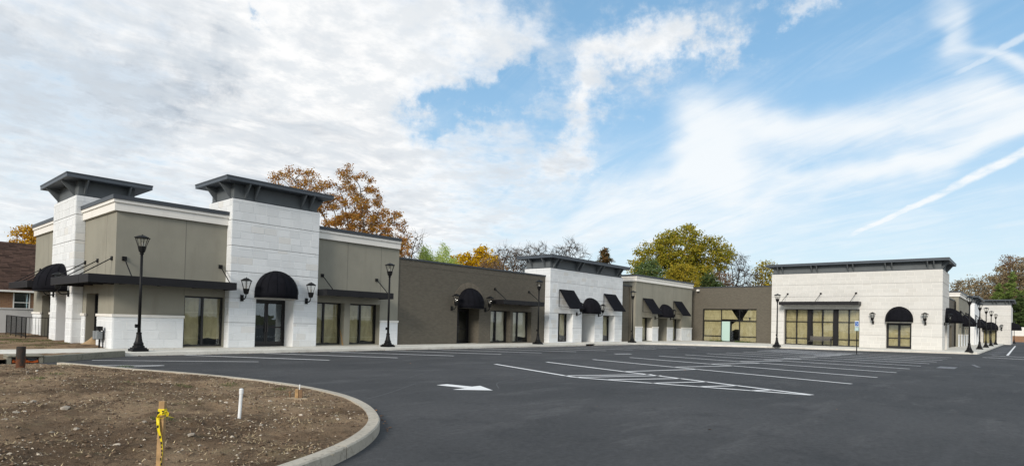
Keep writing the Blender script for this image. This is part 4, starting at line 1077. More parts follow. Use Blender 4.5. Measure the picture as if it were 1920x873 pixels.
crown(BG, FBG, s_l, s_r, -5.8, 7.3, 8.05, 8.28, .5, tuple(K(v) for v in (9.13, 9.57, 12.35, 12.83, 15.58, 16.05, 18.72, 19.24, 21.98, 22.45)), (), (-.5, -1.0, -4.2, -4.7))
q = MB(); q.box(57.222, 62.38, -22.62, -8.68, 6.9, 7.2); part('roof_deck', q, 'roof_membrane', BG)
q = MB(); q.box(62.0, 62.4, -22.6, -8.7, 0, 7.3); part('rear_wall', q, 'mortar', BG)
a0, a1 = HB[0][:2]; p0, p1, p2, p3 = K(11.95), K(12.28), K(14.32), K(14.64)
for s0_, s1_ in ((p0, p1), (p2, p3)):
    q = MB(); q.fbox(FBG, s0_, s1_, -.6, -.32, .1, 3.745); part('pier', q, 'bronze_metal', BG)
for s0_, s1_ in ((a0, p0), (p1, p2), (p3, a1)): window(BG, FBG, s0_+.001, s1_-.001, .15, 3.75, ((s0_+s1_)/2,), (.82, 2.5), d=-.42)
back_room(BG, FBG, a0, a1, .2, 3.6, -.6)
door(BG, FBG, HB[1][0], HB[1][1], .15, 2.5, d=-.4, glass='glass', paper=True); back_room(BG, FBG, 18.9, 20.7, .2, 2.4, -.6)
dome_awning(BG, FBG, K(19.83), 2.6, 4.0, 1.09, 1.1)
q = MB(); q.fbox(FBG, K(18.7), K(20.95), .0, .05, 2.5, 2.6); part('awning_sill', q, 'white_trim', BG)
canopy(BG, FBG, K(9.6), K(16.75), 4.12, 4.45, 1.3, tuple(K(v) for v in (10.08, 13.2, 16.3)), 5.28, lean=-.25)
lantern_at(FBG, K(17.76), 'wall lantern left of the arched doorway on the large pale shop', .014, face='W'); lantern_at(FBG, K(21.85), 'wall lantern right of the arched doorway on the large pale shop', .014, face='W')
door(BG, FBS, 59.0, 60.9, .15, 2.5, d=-.35); back_room(BG, FBS, 59.2, 60.7, .2, 2.4, -.5)
dome_awning(BG, FBS, 59.9, 2.62, 4.0, 1.1, 1.3)
lantern_at(FBS, 57.9, 'wall lantern on the shaded side of the large pale shop, by its dome awning', .014)

# ------------------------------------------------------------------ shops receding at the right
FC = frame('S', -22.8)
C1 = thing('brick_shop', 'brown brick shopfront set back behind the large pale shop', 'building', (70, -22.3, 0), 'shops of the retail strip')
FC1 = frame('S', -22.45); g = MB(); wall_grid(g, FC1, 62.4, 77.5, .0, 5.4, [(66, 69, .2, 2.5), (72, 74, .2, 2.5)], .4); part('wall', g, 'brown_brick', C1)
q = MB(); q.fbox(FC1, 62.4, 77.5, -.45, .05, 5.4, 5.5); part('parapet_cap', q, 'cap_metal', C1); window(C1, FC1, 66, 69, .2, 2.5, (67.5,)); window(C1, FC1, 72, 74, .2, 2.5, (73,)); back_room(C1, FC1, 66, 74, .2, 2.5, -.4)
shell(C1, 62.42, 77.5, -22.04, -10, 5.2, 'brown_brick', 'S')
q = MB(); q.tube([(76.6,-22.56,.2),(76.6,-22.56,5.3)], .07, 8); part('downspout', q, 'black_metal', C1)
C2 = thing('tan_shop', 'tan stucco shop with white cornice behind the row of lamps at the right', 'building', (86, -22.8, 0), 'shops of the retail strip')
HC = [(79, 81, .2, 2.5), (83, 85, .2, 2.5), (87, 89, .2, 2.5), (91, 92.6, .2, 2.5)]
g = MB(); wall_grid(g, FC, 77.5, 94, .0, 6.38, HC, .5); part('wall', g, 'stucco', C2); shell(C2, 77.52, 94, -22.28, -10, 6.3, 'stucco', 'S')
cornice(C2, FC, 77.5, 94, 5.93, e0='b'); cornice(C2, frame('W', 77.5), 14, 22.8, 5.93, e1='x')
for k, (a, b) in enumerate(((77.5, 79), (81, 83), (85, 87), (89, 91), (92.6, 94))): wainscot(C2, FC, a+.002, b-.002, 61+k)
for (a, b) in ((79, 81), (87, 89), (91, 92.6)): window(C2, FC, a, b, .2, 2.5, ((a+b)/2,), d=-.4); shed_awning(C2, FC, a, b, 4.37, 2.84)
door(C2, FC, 83, 85, .2, 2.5, d=-.4); dome_awning(C2, FC, 84, 2.58, 3.93, 1.1, 1.3); back_room(C2, FC, 79, 92, .2, 2.5, -.5)
C3 = thing('brick_link', 'dark brick link between the tan shop and far white shop at right', 'building', (96, -22.4, 0), 'shops of the retail strip')
q = MB(); q.box(94, 98, -22.4, -10, 0, 5.5); part('wall', q, 'brown_brick', C3)
C4 = thing('white_shop', 'white block shop with dark roof slab far along the lamp row', 'building', (105, -23.1, 0), 'shops of the retail strip')
FC4 = frame('S', -23.15); HC4 = [(99.5, 101.5, .2, 2.5), (103.5, 106, .2, 2.5), (108, 110, .2, 2.5)]
g = MB(); wall_grid(g, FC4, 98, 112, .0, 6.02, HC4, .5); part('wall', g, 'mortar', C4); part('side_wall', MB().box(98.002, 98.4, -22.63, -19, 0, 6.02), 'mortar', C4)
crown(C4, FC4, 98, 112, -4, 6.02, 6.8, 7.03, .5, (98.5, 99, 102.5, 103, 107, 107.5), (-.6, -1.9), ())
for (a, b) in ((99.5, 101.5), (108, 110)): window(C4, FC4, a, b, .2, 2.5, ((a+b)/2,), d=-.4); shed_awning(C4, FC4, a, b)
door(C4, FC4, 103.5, 106, .2, 2.5, d=-.4); dome_awning(C4, FC4, 104.75, 2.58, 3.93, 1.2, 1.3); back_room(C4, FC4, 99, 111, .2, 2.5, -.5)
shell(C4, 98.42, 112, -22.62, -10, 5.2, 'brown_brick', 'S')
D = thing('end_shop', 'cream block shop closing the far right end of the strip', 'building', (126, -24.6, 0), 'shops of the retail strip')
FD = frame('W', 126.0); HD = [(22.9, 24.75, .1, 2.45)]
g = MB(); wall_grid(g, FD, 20.5, 26.62, .0, 6.78, HD, .5); part('wall', g, 'cream_mortar', D); part('side_wall', MB().box(126.502, 142, -26.62, -26.2, 0, 6.78), 'cream_mortar', D)
blocks(D, FD, 20.5, 26.62, .15, 6.78, HD, 71, limit=200, material='cream_block')
crown(D, FD, 20.5, 26.62, -14, 6.78, 7.55, 7.78, .5, (21.5, 22, 24.2, 24.7, 25.9, 26.4), (), (-.6, -1.2))
window(D, FD, 22.9, 24.75, .15, 2.45, (23.8,), d=-.3); back_room(D, FD, 22.9, 24.7, .2, 2.4, -.5)
dome_awning(D, FD, 23.85, 2.5, 3.85, 1.12, 1.2)
q = MB(); q.box(127, 141.9, -26.1, -14, 5.6, 5.8); part('roof_deck', q, 'roof_membrane', D)
lantern_at(FD, 25.4, 'wall lantern right of the dome awning on the far cream end shop', .014, face='W')
FDS = frame('S', -26.62); dome_awning(D, FDS, 131, 2.5, 3.9, 1.3, 1.4)
q = MB(); q.box(113, 125.98, -22.4, -14, 0, 5.5); o = part('wall', q, 'brown_brick', thing('brick_link', 'dark brick link before the cream end shop', 'building', (119, -22.4, 0), 'shops of the retail strip'))

# ------------------------------------------------------------------ street lamps
for x, y, l in ((.28,-2.24,'tall black lamp post in front of the tan corner shop, nearest the camera'),(12.43,-2.24,'tall black lamp post before the white base pier, second along the left sidewalk'),
        (25.71,-2.24,'black lamp post in front of the brown brick shop windows'),(39.2,-2.24,'black lamp post before the narrow brick link near the inner corner'),
        (46.84,-12.2,'black lamp post in front of the large pale shop, left of the bench'),(53.75,-25.2,'nearest and tallest lamp post of the row along the right-hand shops'),
        (67.7,-25.2,'second lamp post of the row along the right-hand shops'),(79.6,-25.2,'third lamp post of the row along the right-hand shops'),(92.1,-25.2,'fourth lamp post of the row along the right-hand shops'),
        (106.9,-25.2,'farthest lamp post of the row, left of the cream end shop'),(150,-26.75,'distant lamp post beyond the cream end shop at the right edge')):
    place(LAMP0, (x, y, .15 if x < 140 else 0), l)

# ------------------------------------------------------------------ bench, sign
bn = thing('park_bench', 'dark slatted bench against the papered windows of the large pale shop', 'bench', (56.0, -13.45, .15))
for k in range(6):
    q = MB(); q.box(55.72+k*.085, 55.79+k*.085, -14.45, -12.45, .57, .60); part('slat', q, 'bench_metal', bn)
for k in range(7):
    z0_ = .66+k*.06; q = MB(); q.box(56.24+.02*k, 56.26+.02*k, -14.45, -12.45, z0_, z0_+.05); part('slat', q, 'bench_metal', bn)
for y in (-14.45, -12.45):
    q = MB(); q.tube([(55.70, y, .15), (55.74, y, .56), (55.70, y, .80), (55.78, y, .83), (56.3, y, .80)], .03, 6); part('leg', q, 'black_metal', bn)
    q = MB(); q.tube([(56.24, y, .15), (56.20, y, .56), (56.40, y, 1.10)], .03, 6); part('leg', q, 'black_metal', bn)
    q = MB(); q.tube([(55.72, y, .545), (56.22, y, .545)], .025, 6); part('seat_rail', q, 'black_metal', bn)
sg = thing('parking_sign', 'blue and white accessible parking sign on a black post before the large pale shop', 'sign', (40.15, -19.65, 0))
q = MB(); q.tube([(40.15,-19.65,0),(40.15,-19.65,2.36)], .035, 8); part('post', q, 'black_metal', sg)
q = MB(); q.box(40.10, 40.112, -19.775, -19.525, 1.96, 2.38); pl = part('sign_plate', q, 'white_sign', sg)
q = MB(); q.box(40.092, 40.0985, -19.755, -19.545, 2.01, 2.33); sym = part('symbol_field', q, 'blue_sign', pl)
q = MB(); q.lathe([(.018, 0), (.018, .004)], (0,0,0), 10); q.v = [(40.0905-z, -19.645+x, 2.265+y) for x, y, z in q.v]
q.tube([(40.089,-19.645,2.24),(40.089,-19.65,2.17),(40.089,-19.70,2.165),(40.089,-19.715,2.11)], .009, 5)
q.tube([(40.089,-19.65+.045*math.cos(t),2.135+.045*math.sin(t)) for t in [x*.4+1.2 for x in range(12)]], .006, 5); part('wheelchair_symbol', q, 'white_sign', sym, W=True)
q = MB(); q.box(40.10, 40.112, -19.775, -19.525, 1.68, 1.94); p2_ = part('sign_plate', q, 'green_sign', sg)
for k in range(3):
    q = MB(); q.box(40.094, 40.099, -19.75, -19.55, 1.72+k*.07, 1.745+k*.07); part('text_bar', q, 'white_sign', p2_)

# ------------------------------------------------------------------ things on the planting bed and at the left
def post_at(name, label, cat, loc): return thing(name, label, cat, loc)
sx, sy = -6.06, -23.34; sz = isl_h(sx, sy)
st = thing('wooden_stake', 'pale wooden survey stake with yellow tape at the bottom left', 'stake', (sx, sy, sz-.1))
ax = Vector((right.x, right.y, 0)); ay = Vector((fwd.x, fwd.y, 0)).normalized(); tl = -.012
q = MB()
def sp(u, v, z): p = Vector((sx, sy, 0)) + ax*(u+(z-sz)*.012) + ay*(v+.0); return (p.x, p.y, z)
def sbox(u0, u1, v0, v1, z0, z1): return [sp(u0,v0,z0),sp(u1,v0,z0),sp(u1,v1,z0),sp(u0,v1,z0),sp(u0,v0,z1),sp(u1,v0,z1),sp(u1,v1,z1),sp(u0,v1,z1)]
q.hexa(sbox(-.027, .021, -.018, .018, sz-.1, .905)); part('shaft', q, 'wood', st, bevel=.002)
tp = thing('caution_tape', 'yellow caution tape with black print knotted round the wooden stake', 'tape', (sx, sy, .7))
q = MB(); q.hexa(sbox(-.030, .024, -.021, .021, .79, .842)); band = part('band', q, 'tape', tp, bevel=.002)
def ribbon(name, pts, w, material, parent, tw=0.):
    g = MB(); n = len(pts)
    for i, (u, v, z) in enumerate(pts):
        a = tw*i/n+.2; du, dz = math.cos(a)*w/2, math.sin(a)*w/2*.3
        g.v += [sp(u-du, v-.0, z-dz), sp(u+du, v-abs(math.sin(a))*.01, z+dz)]
    for i in range(n-1): g.f.append((2*i, 2*i+1, 2*i+3, 2*i+2))
    me = g.mesh(name, False, True); o = link(name, me, material, parent); o.location = -root_offset(parent)
    m_ = o.modifiers.new('solid', 'SOLIDIFY'); m_.thickness = .0012; return o
tail = smooth_line([(0,0),(1,1)], 2)
tz = [(-.022,-.028,.775),(-.014,-.034,.72),(-.004,-.036,.665),(.012,-.036,.62),(.024,-.034,.57),(.030,-.030,.51),(.032,-.028,.46),(.026,-.028,.41),(.018,-.028,.36),(.012,-.026,.30),(.010,-.026,.24),(.014,-.026,.19)]
ribbon('tail', tz, .030, 'tape', tp, 2.2)
for i, zc_ in enumerate((.70, .615, .565, .535, .50, .47, .43, .39, .34, .29)):
    j = min(range(len(tz)), key=lambda k: abs(tz[k][2]-zc_)); u, v, z = tz[j]
    u += (zc_-z)*-.12
    q = MB(); q.hexa(sbox(u-.007, u+.006, v-.0085, v-.0065, zc_-.012, zc_+.010)); part('letter', q, 'tape_print', tp)
for u0, u1, z0_, z1_ in ((-.031, -.015, .785, .82), (.008, .024, .805, .83)):
    q = MB(); q.hexa(sbox(u0, u1, -.0262, -.0243, z0_, z1_)); part('letter', q, 'tape_print', band)
ribbon('loop', [(-.022,-.03,.768),(.0,-.05,.80),(.03,-.06,.822),(.06,-.055,.828),(.078,-.05,.815),(.07,-.045,.79),(.03,-.045,.768),(-.015,-.036,.762)], .026, 'tape', tp, 1.2)
ribbon('loop', [(.02,-.04,.80),(.05,-.05,.825),(.06,-.05,.835),(.066,-.048,.825),(.06,-.045,.79),(.09,-.04,.782),(.125,-.038,.776)], .012, 'tape', tp, 1.0)
px, py = -3.98, -20.28; pz = isl_h(px, py)
pv = thing('pvc_pipe', 'upright white plastic pipe stub with cap on the planting bed', 'pipe', (px, py, pz-.05))
q = MB(); q.tube([(px-.012, py, pz-.08), (px+.012, py+.004, pz+.40)], .0235, 14); part('pipe', q, 'pvc', pv, smooth=False)
q = MB(); q.lathe([(.027, .355), (.029, .36), (.029, .425), (.02, .435)], (px+.011, py+.004, pz), 14); part('cap', q, 'pvc', pv)
px, py = -2.17, -18.67; pz = isl_h(px, py)
wb = thing('wood_block', 'rough timber block with thin pipe on flat boards by the island kerb', 'block', (px, py, pz))
def ob(cx, cy, w_, d_, z0_, z1_, rz):
    c_, s_ = math.cos(rz), math.sin(rz); f_ = lambda u, v: (cx+u*c_-v*s_, cy+u*s_+v*c_)
    P = [f_(-w_/2,-d_/2), f_(w_/2,-d_/2), f_(w_/2,d_/2), f_(-w_/2,d_/2)]; return MB().prism(P, z0_, z1_)
part('block', ob(px-.015, py+.01, .055, .09, pz-.03, pz+.165, YAW-1.4), 'wood', wb); part('block', ob(px+.035, py-.03, .065, .09, pz-.03, pz+.16, YAW-1.3), 'old_wood', wb)
part('board', ob(px-.13, py+.02, .17, .20, pz-.03, pz+.012, YAW-1.2), 'pale_wood', wb); part('board', ob(px-.03, py-.15, .22, .15, pz-.03, pz+.010, YAW-1.0), 'pale_wood', wb)
q = MB(); q.tube([(px+.02,py-.01,pz+.1),(px+.025,py-.01,pz+.25)], .011, 8); part('thin_pipe', q, 'pvc', wb)
q = MB(); q.tube([(px-.11,py+.09,pz),(px-.11,py+.09,pz+.10)], .012, 8); q.lathe([(.02,.09),(.026,.11),(.012,.13)], (px-.11,py+.09,pz), 8); part('pin', q, 'old_wood', wb)
bx, by = -4.8, -10.6
bo = thing('steel_bollard', 'rusty steel pipe bollard standing in a concrete footing at left', 'bollard', (bx, by, .1))
q = MB(); q.lathe([(.092, .1), (.092, .77), (.085, .78), (.075, .78), (.074, .70)], (bx, by, 0), 20); part('pipe', q, 'rust', bo, smooth=False)
q = MB(); q.prism([(bx-1.6,by-.95),(bx+.05,by-.33),(bx+.34,by-.1),(bx+.22,by+.22),(bx-.3,by+.25),(bx-1.7,by-.2)], .05, .205); part('footing', q, 'kerb_concrete', bo, bevel=.02)
# storm inlet in the old kerb with its fabric filter
si = thing('storm_inlet', 'concrete kerb storm inlet with orange filter fabric at far left', 'drain', (-3.75, -5.2, 0))
q = MB(); q.box(-4.2, -3.32, -5.28, -4.6, .2, .26); part('lid', q, 'old_concrete', si, bevel=.02)
for x in (-4.2, -3.42): part('cheek', MB().box(x, x+.1, -5.25, -4.62, -.05, .198), 'old_concrete', si)
q = MB(); q.box(-4.1, -3.42, -4.8, -4.7, -.05, .198); part('throat', q, 'interior', si)
q = MB(); q.box(-4.08, -3.44, -5.12, -5.08, .085, .115); part('grate_bar', q, 'grey_box', si); q = MB(); q.box(-4.08, -3.44, -5.10, -5.06, .14, .16); part('grate_bar', q, 'grey_box', si)
g = MB(); N = 14; r = random.Random(4)
for i in range(N+1):
    for j in range(5):
        u = i/N; g.v.append((-4.08+.64*u, -5.27+.05*j, .0+(.06+.08*(.5+.5*math.sin(u*13+1))*r.uniform(.5, 1.2))*math.sin(math.pi*min(1, j/4*.9+.1))))
for i in range(N):
    for j in range(4): a = i*5+j; g.f.append((a, a+5, a+6, a+1))
part('filter_fabric', g, 'orange_fabric', si, recalc=False)
si = thing('storm_inlet', 'dark storm inlet slot in the kerb before the white shop', 'drain', (31.7, -2.7, 0))
q = MB(); q.box(30.9, 32.5, -2.80, -2.0, .125, .165); part('lid', q, 'concrete', si)
for x in (30.9, 32.35): q = MB(); q.box(x, x+.15, -2.8, -2.05, -.05, .124); part('cheek', q, 'concrete', si)
q = MB(); q.box(31.05, 32.35, -2.64, -2.6, -.05, .124); part('throat', q, 'interior', si)
# electrical pedestal at the corner
ep = thing('electric_pedestal', 'grey electrical box and black meter on a post by the corner end wall', 'utility box', (-.22, 1.0, .15))
q = MB(); q.tube([(-.2,1.0,.1),(-.2,1.0,.95)], .035, 8); part('post', q, 'black_metal', ep)
q = MB(); q.box(-.36,-.12,1.12,1.38,.50,.86); part('grey_box', q, 'grey_box', ep, bevel=.015); q = MB(); q.box(-.34,-.10,.84,1.10,.52,.84); part('meter_can', q, 'grey_box', ep, bevel=.012)
q = MB(); q.box(-.34,-.14,.78,1.05,.88,1.06); part('meter', q, 'black_metal', ep, bevel=.02); q = MB(); q.tube([(-.15,.72,.15),(-.15,.72,.9)], .02, 6); part('conduit', q, 'black_metal', ep)
sp_ = MB(); NR, NA = 5, 14
for i in range(NR+1):
    for j in range(NA):
        t = 2*math.pi*j/NA; q = i/NR*.62; x, y = .05+q*.7*math.cos(t), 3.05+q*math.sin(t); sp_.v.append((x, y, side_h(x, y)-.02+.34*(1-i/NR)**1.3+.02*mnoise.noise(Vector((x*6, y*6, 0)))))
for i in range(NR):
    for j in range(NA): a = i*NA+j; b = i*NA+(j+1) % NA; sp_.f.append((a, b, b+NA, a+NA))
sp_.f.append(tuple(range(NA)))
o = link('sand_pile', sp_.mesh('sand_pile', True, True), 'sand'); tag(o, 'small heap of tan sand in the recess of the corner end wall', 'sand pile')
# railing
ra = thing('railing', 'thin black metal railing along the far part of the end wall', 'railing', (-1.3, 11, .3))
def rail_seg(x0, y0, x1, y1, n):
    za, zb = side_h(x0, y0), side_h(x1, y1)
    for zz in (1.05, .12):
        q = MB(); q.tube([(x0,y0,za+zz),(x1,y1,zb+zz)], .02, 6); part('rail', q, 'black_metal', ra)
    for i in range(n+1):
        t = i/n; x, y, z = x0+(x1-x0)*t, y0+(y1-y0)*t, za+(zb-za)*t; post = i in (0, n) or i % 10 == 0
        q = MB(); q.tube([(x,y,z-(.05 if post else -.12)),(x,y,z+1.05)], .02 if post else .008, 5); part('post' if post else 'baluster', q, 'black_metal', ra)
rail_seg(-1.3, 13.6, -1.3, 8.75, 38); rail_seg(-1.3, 8.75, -.45, 8.65, 7)
# vinyl fence, brick house behind
fe = thing('vinyl_fence', 'grey vinyl board fence between the corner shop and brick house', 'fence', (-4, 17, .2))
for i in range(64):
    x = .7-i*.153; q = MB(); q.box(x-.149, x, 16.99, 17.03, .15, 1.72); part('board', q, 'vinyl', fe)
q = MB(); q.box(-9.1,.72,16.95,17.07,1.72,1.80); part('top_rail', q, 'vinyl', fe); q = MB(); q.box(-9.1,.72,16.95,16.988,.2,.32); part('bottom_rail', q, 'vinyl', fe)
HS = thing('brick_house', 'red brick house with steep brown shingle roof behind the grey fence', 'house', (-3, 33, 0))
FH = frame('S', 32.9); g = MB(); wall_grid(g, FH, -16, 12, 0, 3.3, [(2.15, 3.08, 1.74, 3.08)], .3); part('wall', g, 'red_brick', HS)
g = MB(); g.extr([(-16,32.9,3.3),(-16,43.1,3.3),(-16,38,7.55)], [(-15.8,32.9,3.3),(-15.8,43.1,3.3),(-15.8,38,7.55)]); part('gable', g, 'red_brick', HS)
g = MB(); g.extr([(-16.2,32.5,3.22),(-16.2,38,7.5),(-16.2,43.5,3.22)], [(12,32.5,3.22),(12,38,7.5),(12,43.5,3.22)]); rf = part('roof', g, 'shingle', HS)
r = random.Random(2); SH = {}
for k in range(28):
    t0, t1 = k/28, (k+1.15)/28; x = -5.2-r.random()*.4
    while x < 5.5:
        wv = r.choice((.5, .62, .8)); y0_, z0_ = 32.5+5.5*t0, 3.24+4.28*t0; y1_, z1_ = 32.5+5.5*min(t1, 1), 3.24+4.28*min(t1, 1)
        key = round(wv, 2)
        if key not in SH:
            SH[key] = MB().hexa([(0,0,.0),(wv-.01,0,.0),(wv-.01,.236,.176),(0,.236,.176),(0,0,.03),(wv-.01,0,.03),(wv-.01,.236,.186),(0,.236,.186)]).mesh('shingle')
        if x > -.6 and k > 0 and len(SH) and r.random() < 2: 
            o = link('shingle', SH[key], 'shingle', rf, (x, y0_, z0_))
        x += wv
q = MB(); q.box(-16.2, 12, 32.38, 32.5, 3.12, 3.26); part('gutter', q, 'white_trim', HS)
window(HS, FH, 2.15, 3.08, 1.74, 3.08, (), (2.3,), d=-.02, paper=False, glass='dark_glass'); q = MB()
for a in ((2.07,2.15,1.68,3.14),(3.08,3.16,1.68,3.14),(2.15,3.08,3.08,3.14),(2.15,3.08,1.68,1.74),(2.15,3.08,2.27,2.33)): q.fbox(FH, a[0], a[1], -.02, .04, a[2], a[3])
part('window_casing', q, 'white_trim', HS); back_room(HS, FH, 2.2, 3.0, 1.7, 3.0, -.1)
q = MB(); q.box(-4, 4, 42, 42.3, 0, 3.2); part('rear_wall', q, 'red_brick', HS)
# boundary wall far right
bw = thing('boundary_wall', 'beige wall on a brick base beyond the end shop at the right edge', 'wall', (186, -33, 0))
q = MB(); q.box(186, 186.4, -48, -20, 1.5, 3.7); part('wall', q, 'white_trim', bw); q = MB(); q.box(185.9, 186.5, -48, -20, 0, 1.498); part('base', q, 'red_brick', bw)

# ------------------------------------------------------------------ trees
def grow(att, start, step, kill, infl, maxit=120, trunk_top=None):
    nodes = [np.array(start, float)]; par = [-1]
    z = start[2]
    if trunk_top is not None:
        n = max(2, int((trunk_top[2]-start[2])/step))
        for i in range(1, n+1): nodes.append(np.array(start)+(np.array(trunk_top)-np.array(start))*i/n+npr.normal(0, .04, 3)*(1 if i < n else 1)); par.append(len(nodes)-2)
    A_ = att.copy(); N = np.array(nodes)
    near = np.argmin(((A_[:, None]-N[None])**2).sum(2), 1); nd = np.sqrt(((A_-N[near])**2).sum(1))
    P = [*nodes]
    for it in range(maxit):
        act = nd < infl
        if not len(A_): break
        if not act.any(): act = nd <= nd.min()+.5
        new = []
        dirs = {}
        for i in np.nonzero(act)[0]:
            d = A_[i]-P[near[i]]; d /= np.linalg.norm(d)+1e-9; k = near[i]; dirs[k] = dirs.get(k, 0)+d
        for k, d in dirs.items():
            d = d+npr.normal(0, .12, 3); d[2] += .05; L = np.linalg.norm(d)
            if L < 1e-6: continue
            q = P[k]+d/L*step; P.append(q); par.append(k); new.append(len(P)-1)
        if not new: break
        Q = np.array([P[k] for k in new]); D2 = ((A_[:, None]-Q[None])**2).sum(2); j = D2.argmin(1); dm = np.sqrt(D2[np.arange(len(A_)), j])
        b = dm < nd; nd = np.where(b, dm, nd); near = np.where(b, np.array(new)[j], near)
        keep = nd > kill; A_, nd, near = A_[keep], nd[keep], near[keep]
        if len(P) > 4200: break
    return np.array(P), np.array(par)
def branch_mesh(P, par, tip, expo=2.3, maxr=.5, sides=(6, 4, 3)):
    n = len(P); w = np.zeros(n); kids = np.zeros(n, int)
    for i in range(1, n): kids[par[i]] += 1
    w[kids == 0] = tip**expo
    for i in range(n-1, 0, -1): w[par[i]] += w[i]
    rad = np.minimum(w**(1/expo), maxr); g = MB()
    for i in range(1, n):
        a, b = P[par[i]], P[i]; ra, rb = rad[par[i]], rad[i]; ra = min(ra, rb*1.6); s = sides[0] if rb > .12 else sides[1] if rb > .05 else sides[2]
        d = b-a; L = np.linalg.norm(d)
        if L < 1e-5: continue
        d /= L; u = np.cross(d, (0,0,1) if abs(d[2]) < .9 else (1,0,0)); u /= np.linalg.norm(u); v = np.cross(d, u); i0 = len(g.v)
        for k in range(s):
            t = 2*math.pi*k/s; o_ = u*math.cos(t)+v*math.sin(t); g.v.append(tuple(a+o_*ra)); 
        for k in range(s):
            t = 2*math.pi*k/s; o_ = u*math.cos(t)+v*math.sin(t); g.v.append(tuple(b+o_*rb))
        for k in range(s): g.f.append((i0+k, i0+(k+1) % s, i0+s+(k+1) % s, i0+s+k))
    return g, kids == 0
def leaf_mesh(name, pts, per, sigma, size, material, flat=.6, asp=.7):
    n = len(pts)*per; c = np.repeat(pts, per, 0)+npr.normal(0, sigma, (n, 3))*np.array([1, 1, flat])
    a = npr.normal(0, 1, (n, 3)); a /= np.linalg.norm(a, axis=1)[:, None]; b = np.cross(a, npr.normal(0, 1, (n, 3))); b /= np.linalg.norm(b, axis=1)[:, None]
    s = size*npr.uniform(.55, 1.25, (n, 1)); a = a*s; b = b*s*asp
    V = np.stack([c-a, c-b*.9, c+a, c+b*.9], 1).reshape(-1, 3)
    me = bpy.data.meshes.new(name); me.vertices.add(4*n); me.vertices.foreach_set('co', V.ravel())
    me.loops.add(4*n); me.loops.foreach_set('vertex_index', np.arange(4*n)); me.polygons.add(n); me.polygons.foreach_set('loop_start', np.arange(0, 4*n, 4)); me.polygons.foreach_set('loop_total', np.full(n, 4))
    me.update(); me.validate(); return me
def in_ellipsoids(ells, n):
    out = []; vol = np.array([e[3]*e[4]*e[5] for e in ells]); vol = vol/vol.sum()
    for e, f in zip(ells, vol):
        k = max(8, int(n*f)); d = npr.normal(0, 1, (k, 3)); d /= np.linalg.norm(d, axis=1)[:, None]; q = npr.uniform(.12, 1, (k, 1))**(1/2.4)
        out.append(np.array(e[:3])+d*q*np.array(e[3:6]))
    return np.concatenate(out)
def tree(name, label, base, ells, n_att, leafm, per, sigma, size, bark='bark', tip=.018, step=.45, group='trees behind the shops', twigs=0, trunk=None, maxr=.4, flat=.6, drop=0.):
    """ells: crown lobes as offsets from the base (x along the view's right, y away, z up)"""
    t = thing(name, label, 'tree', (base[0], base[1], 0), group)
    E = [(e[0]*right.x+e[1]*ay.x, e[0]*right.y+e[1]*ay.y, e[2], e[3], e[4], e[5]) for e in ells]
    att = in_ellipsoids(E, n_att); zc = min(e[2]-e[5]*.7 for e in E)
    top = trunk or (npr.normal(0, .2), npr.normal(0, .2), max(1.2, zc))
    P, par = grow(att, (0, 0, -.1), step, step*1.15, step*9, 90, top)
    g, tips = branch_mesh(P, par, tip, maxr=maxr)
    if twigs:
        T_ = P[tips]; Dp = T_-P[par[np.nonzero(tips)[0]]]
        for p, d in zip(T_, Dp):
            for k in range(twigs):
                q = d/np.linalg.norm(d)+npr.normal(0, .45, 3); q /= np.linalg.norm(q); L = step*npr.uniform(1.2, 3.2); e = p+q*L; m_ = p+q*L*.5+npr.normal(0, .06, 3)
                r0 = tip*.75
                for a, b, ra, rb in ((p, m_, r0, r0*.7), (m_, e, r0*.7, r0*.4)):
                    u = np.cross(b-a, (.3, .5, .8)); u /= np.linalg.norm(u)+1e-9; v = np.cross(b-a, u); v /= np.linalg.norm(v)+1e-9; i0 = len(g.v)
                    for (c_, rr) in ((a, ra), (b, rb)):
                        for w_ in range(3): th = 2.094*w_; g.v.append(tuple(c_+(u*math.cos(th)+v*math.sin(th))*rr))
                    for w_ in range(3): g.f.append((i0+w_, i0+(w_+1) % 3, i0+3+(w_+1) % 3, i0+3+w_))
    me = g.mesh('trunk', False); link('trunk', me, bark, t)
    if leafm and per:
        L = att if not drop else att[npr.random(len(att)) > drop]
        L = np.concatenate([L, P[tips]]) if tips.any() else L
        link('crown', leaf_mesh('crown', L, per, sigma, size, leafm, flat), leafm, t)
    return t
def conifer(name, label, base, H, rb, z0, leafm, group='trees behind the shops', lean=0, n=70, dens=16, size=.3, droop=.25):
    t = thing(name, label, 'tree', (base[0], base[1], 0), group); g = MB(); g.tube([(0,0,-.1),(0,0,H*.5),(0,0,H*.97)], [.22, .13, .02], 6)
    pts = []
    for i in range(n):
        f = (i+npr.random())/n; z = z0+(H-z0)*f; L = rb*(1-f)**.8*npr.uniform(.55, 1.1)+.1; a = npr.uniform(0, 6.28)
        e = np.array([math.cos(a)*L, math.sin(a)*L, -droop*L+.15*L*npr.random()]); s_ = np.array([0, 0, z]); g.tube([tuple(s_), tuple(s_+e*.6+np.array([0,0,.06*L])), tuple(s_+e)], [.045, .03, .008], 3, False)
        k = max(3, int(dens*L)); u = npr.uniform(.25, 1.05, (k, 1)); pts.append(s_+e*u+npr.normal(0, .1*L+.06, (k, 3))*np.array([1, 1, .5]))
    link('trunk', g.mesh('trunk', False), 'bark', t)
    link('crown', leaf_mesh('crown', np.concatenate(pts), 3, .14, size, leafm, .6, .35), leafm, t); return t
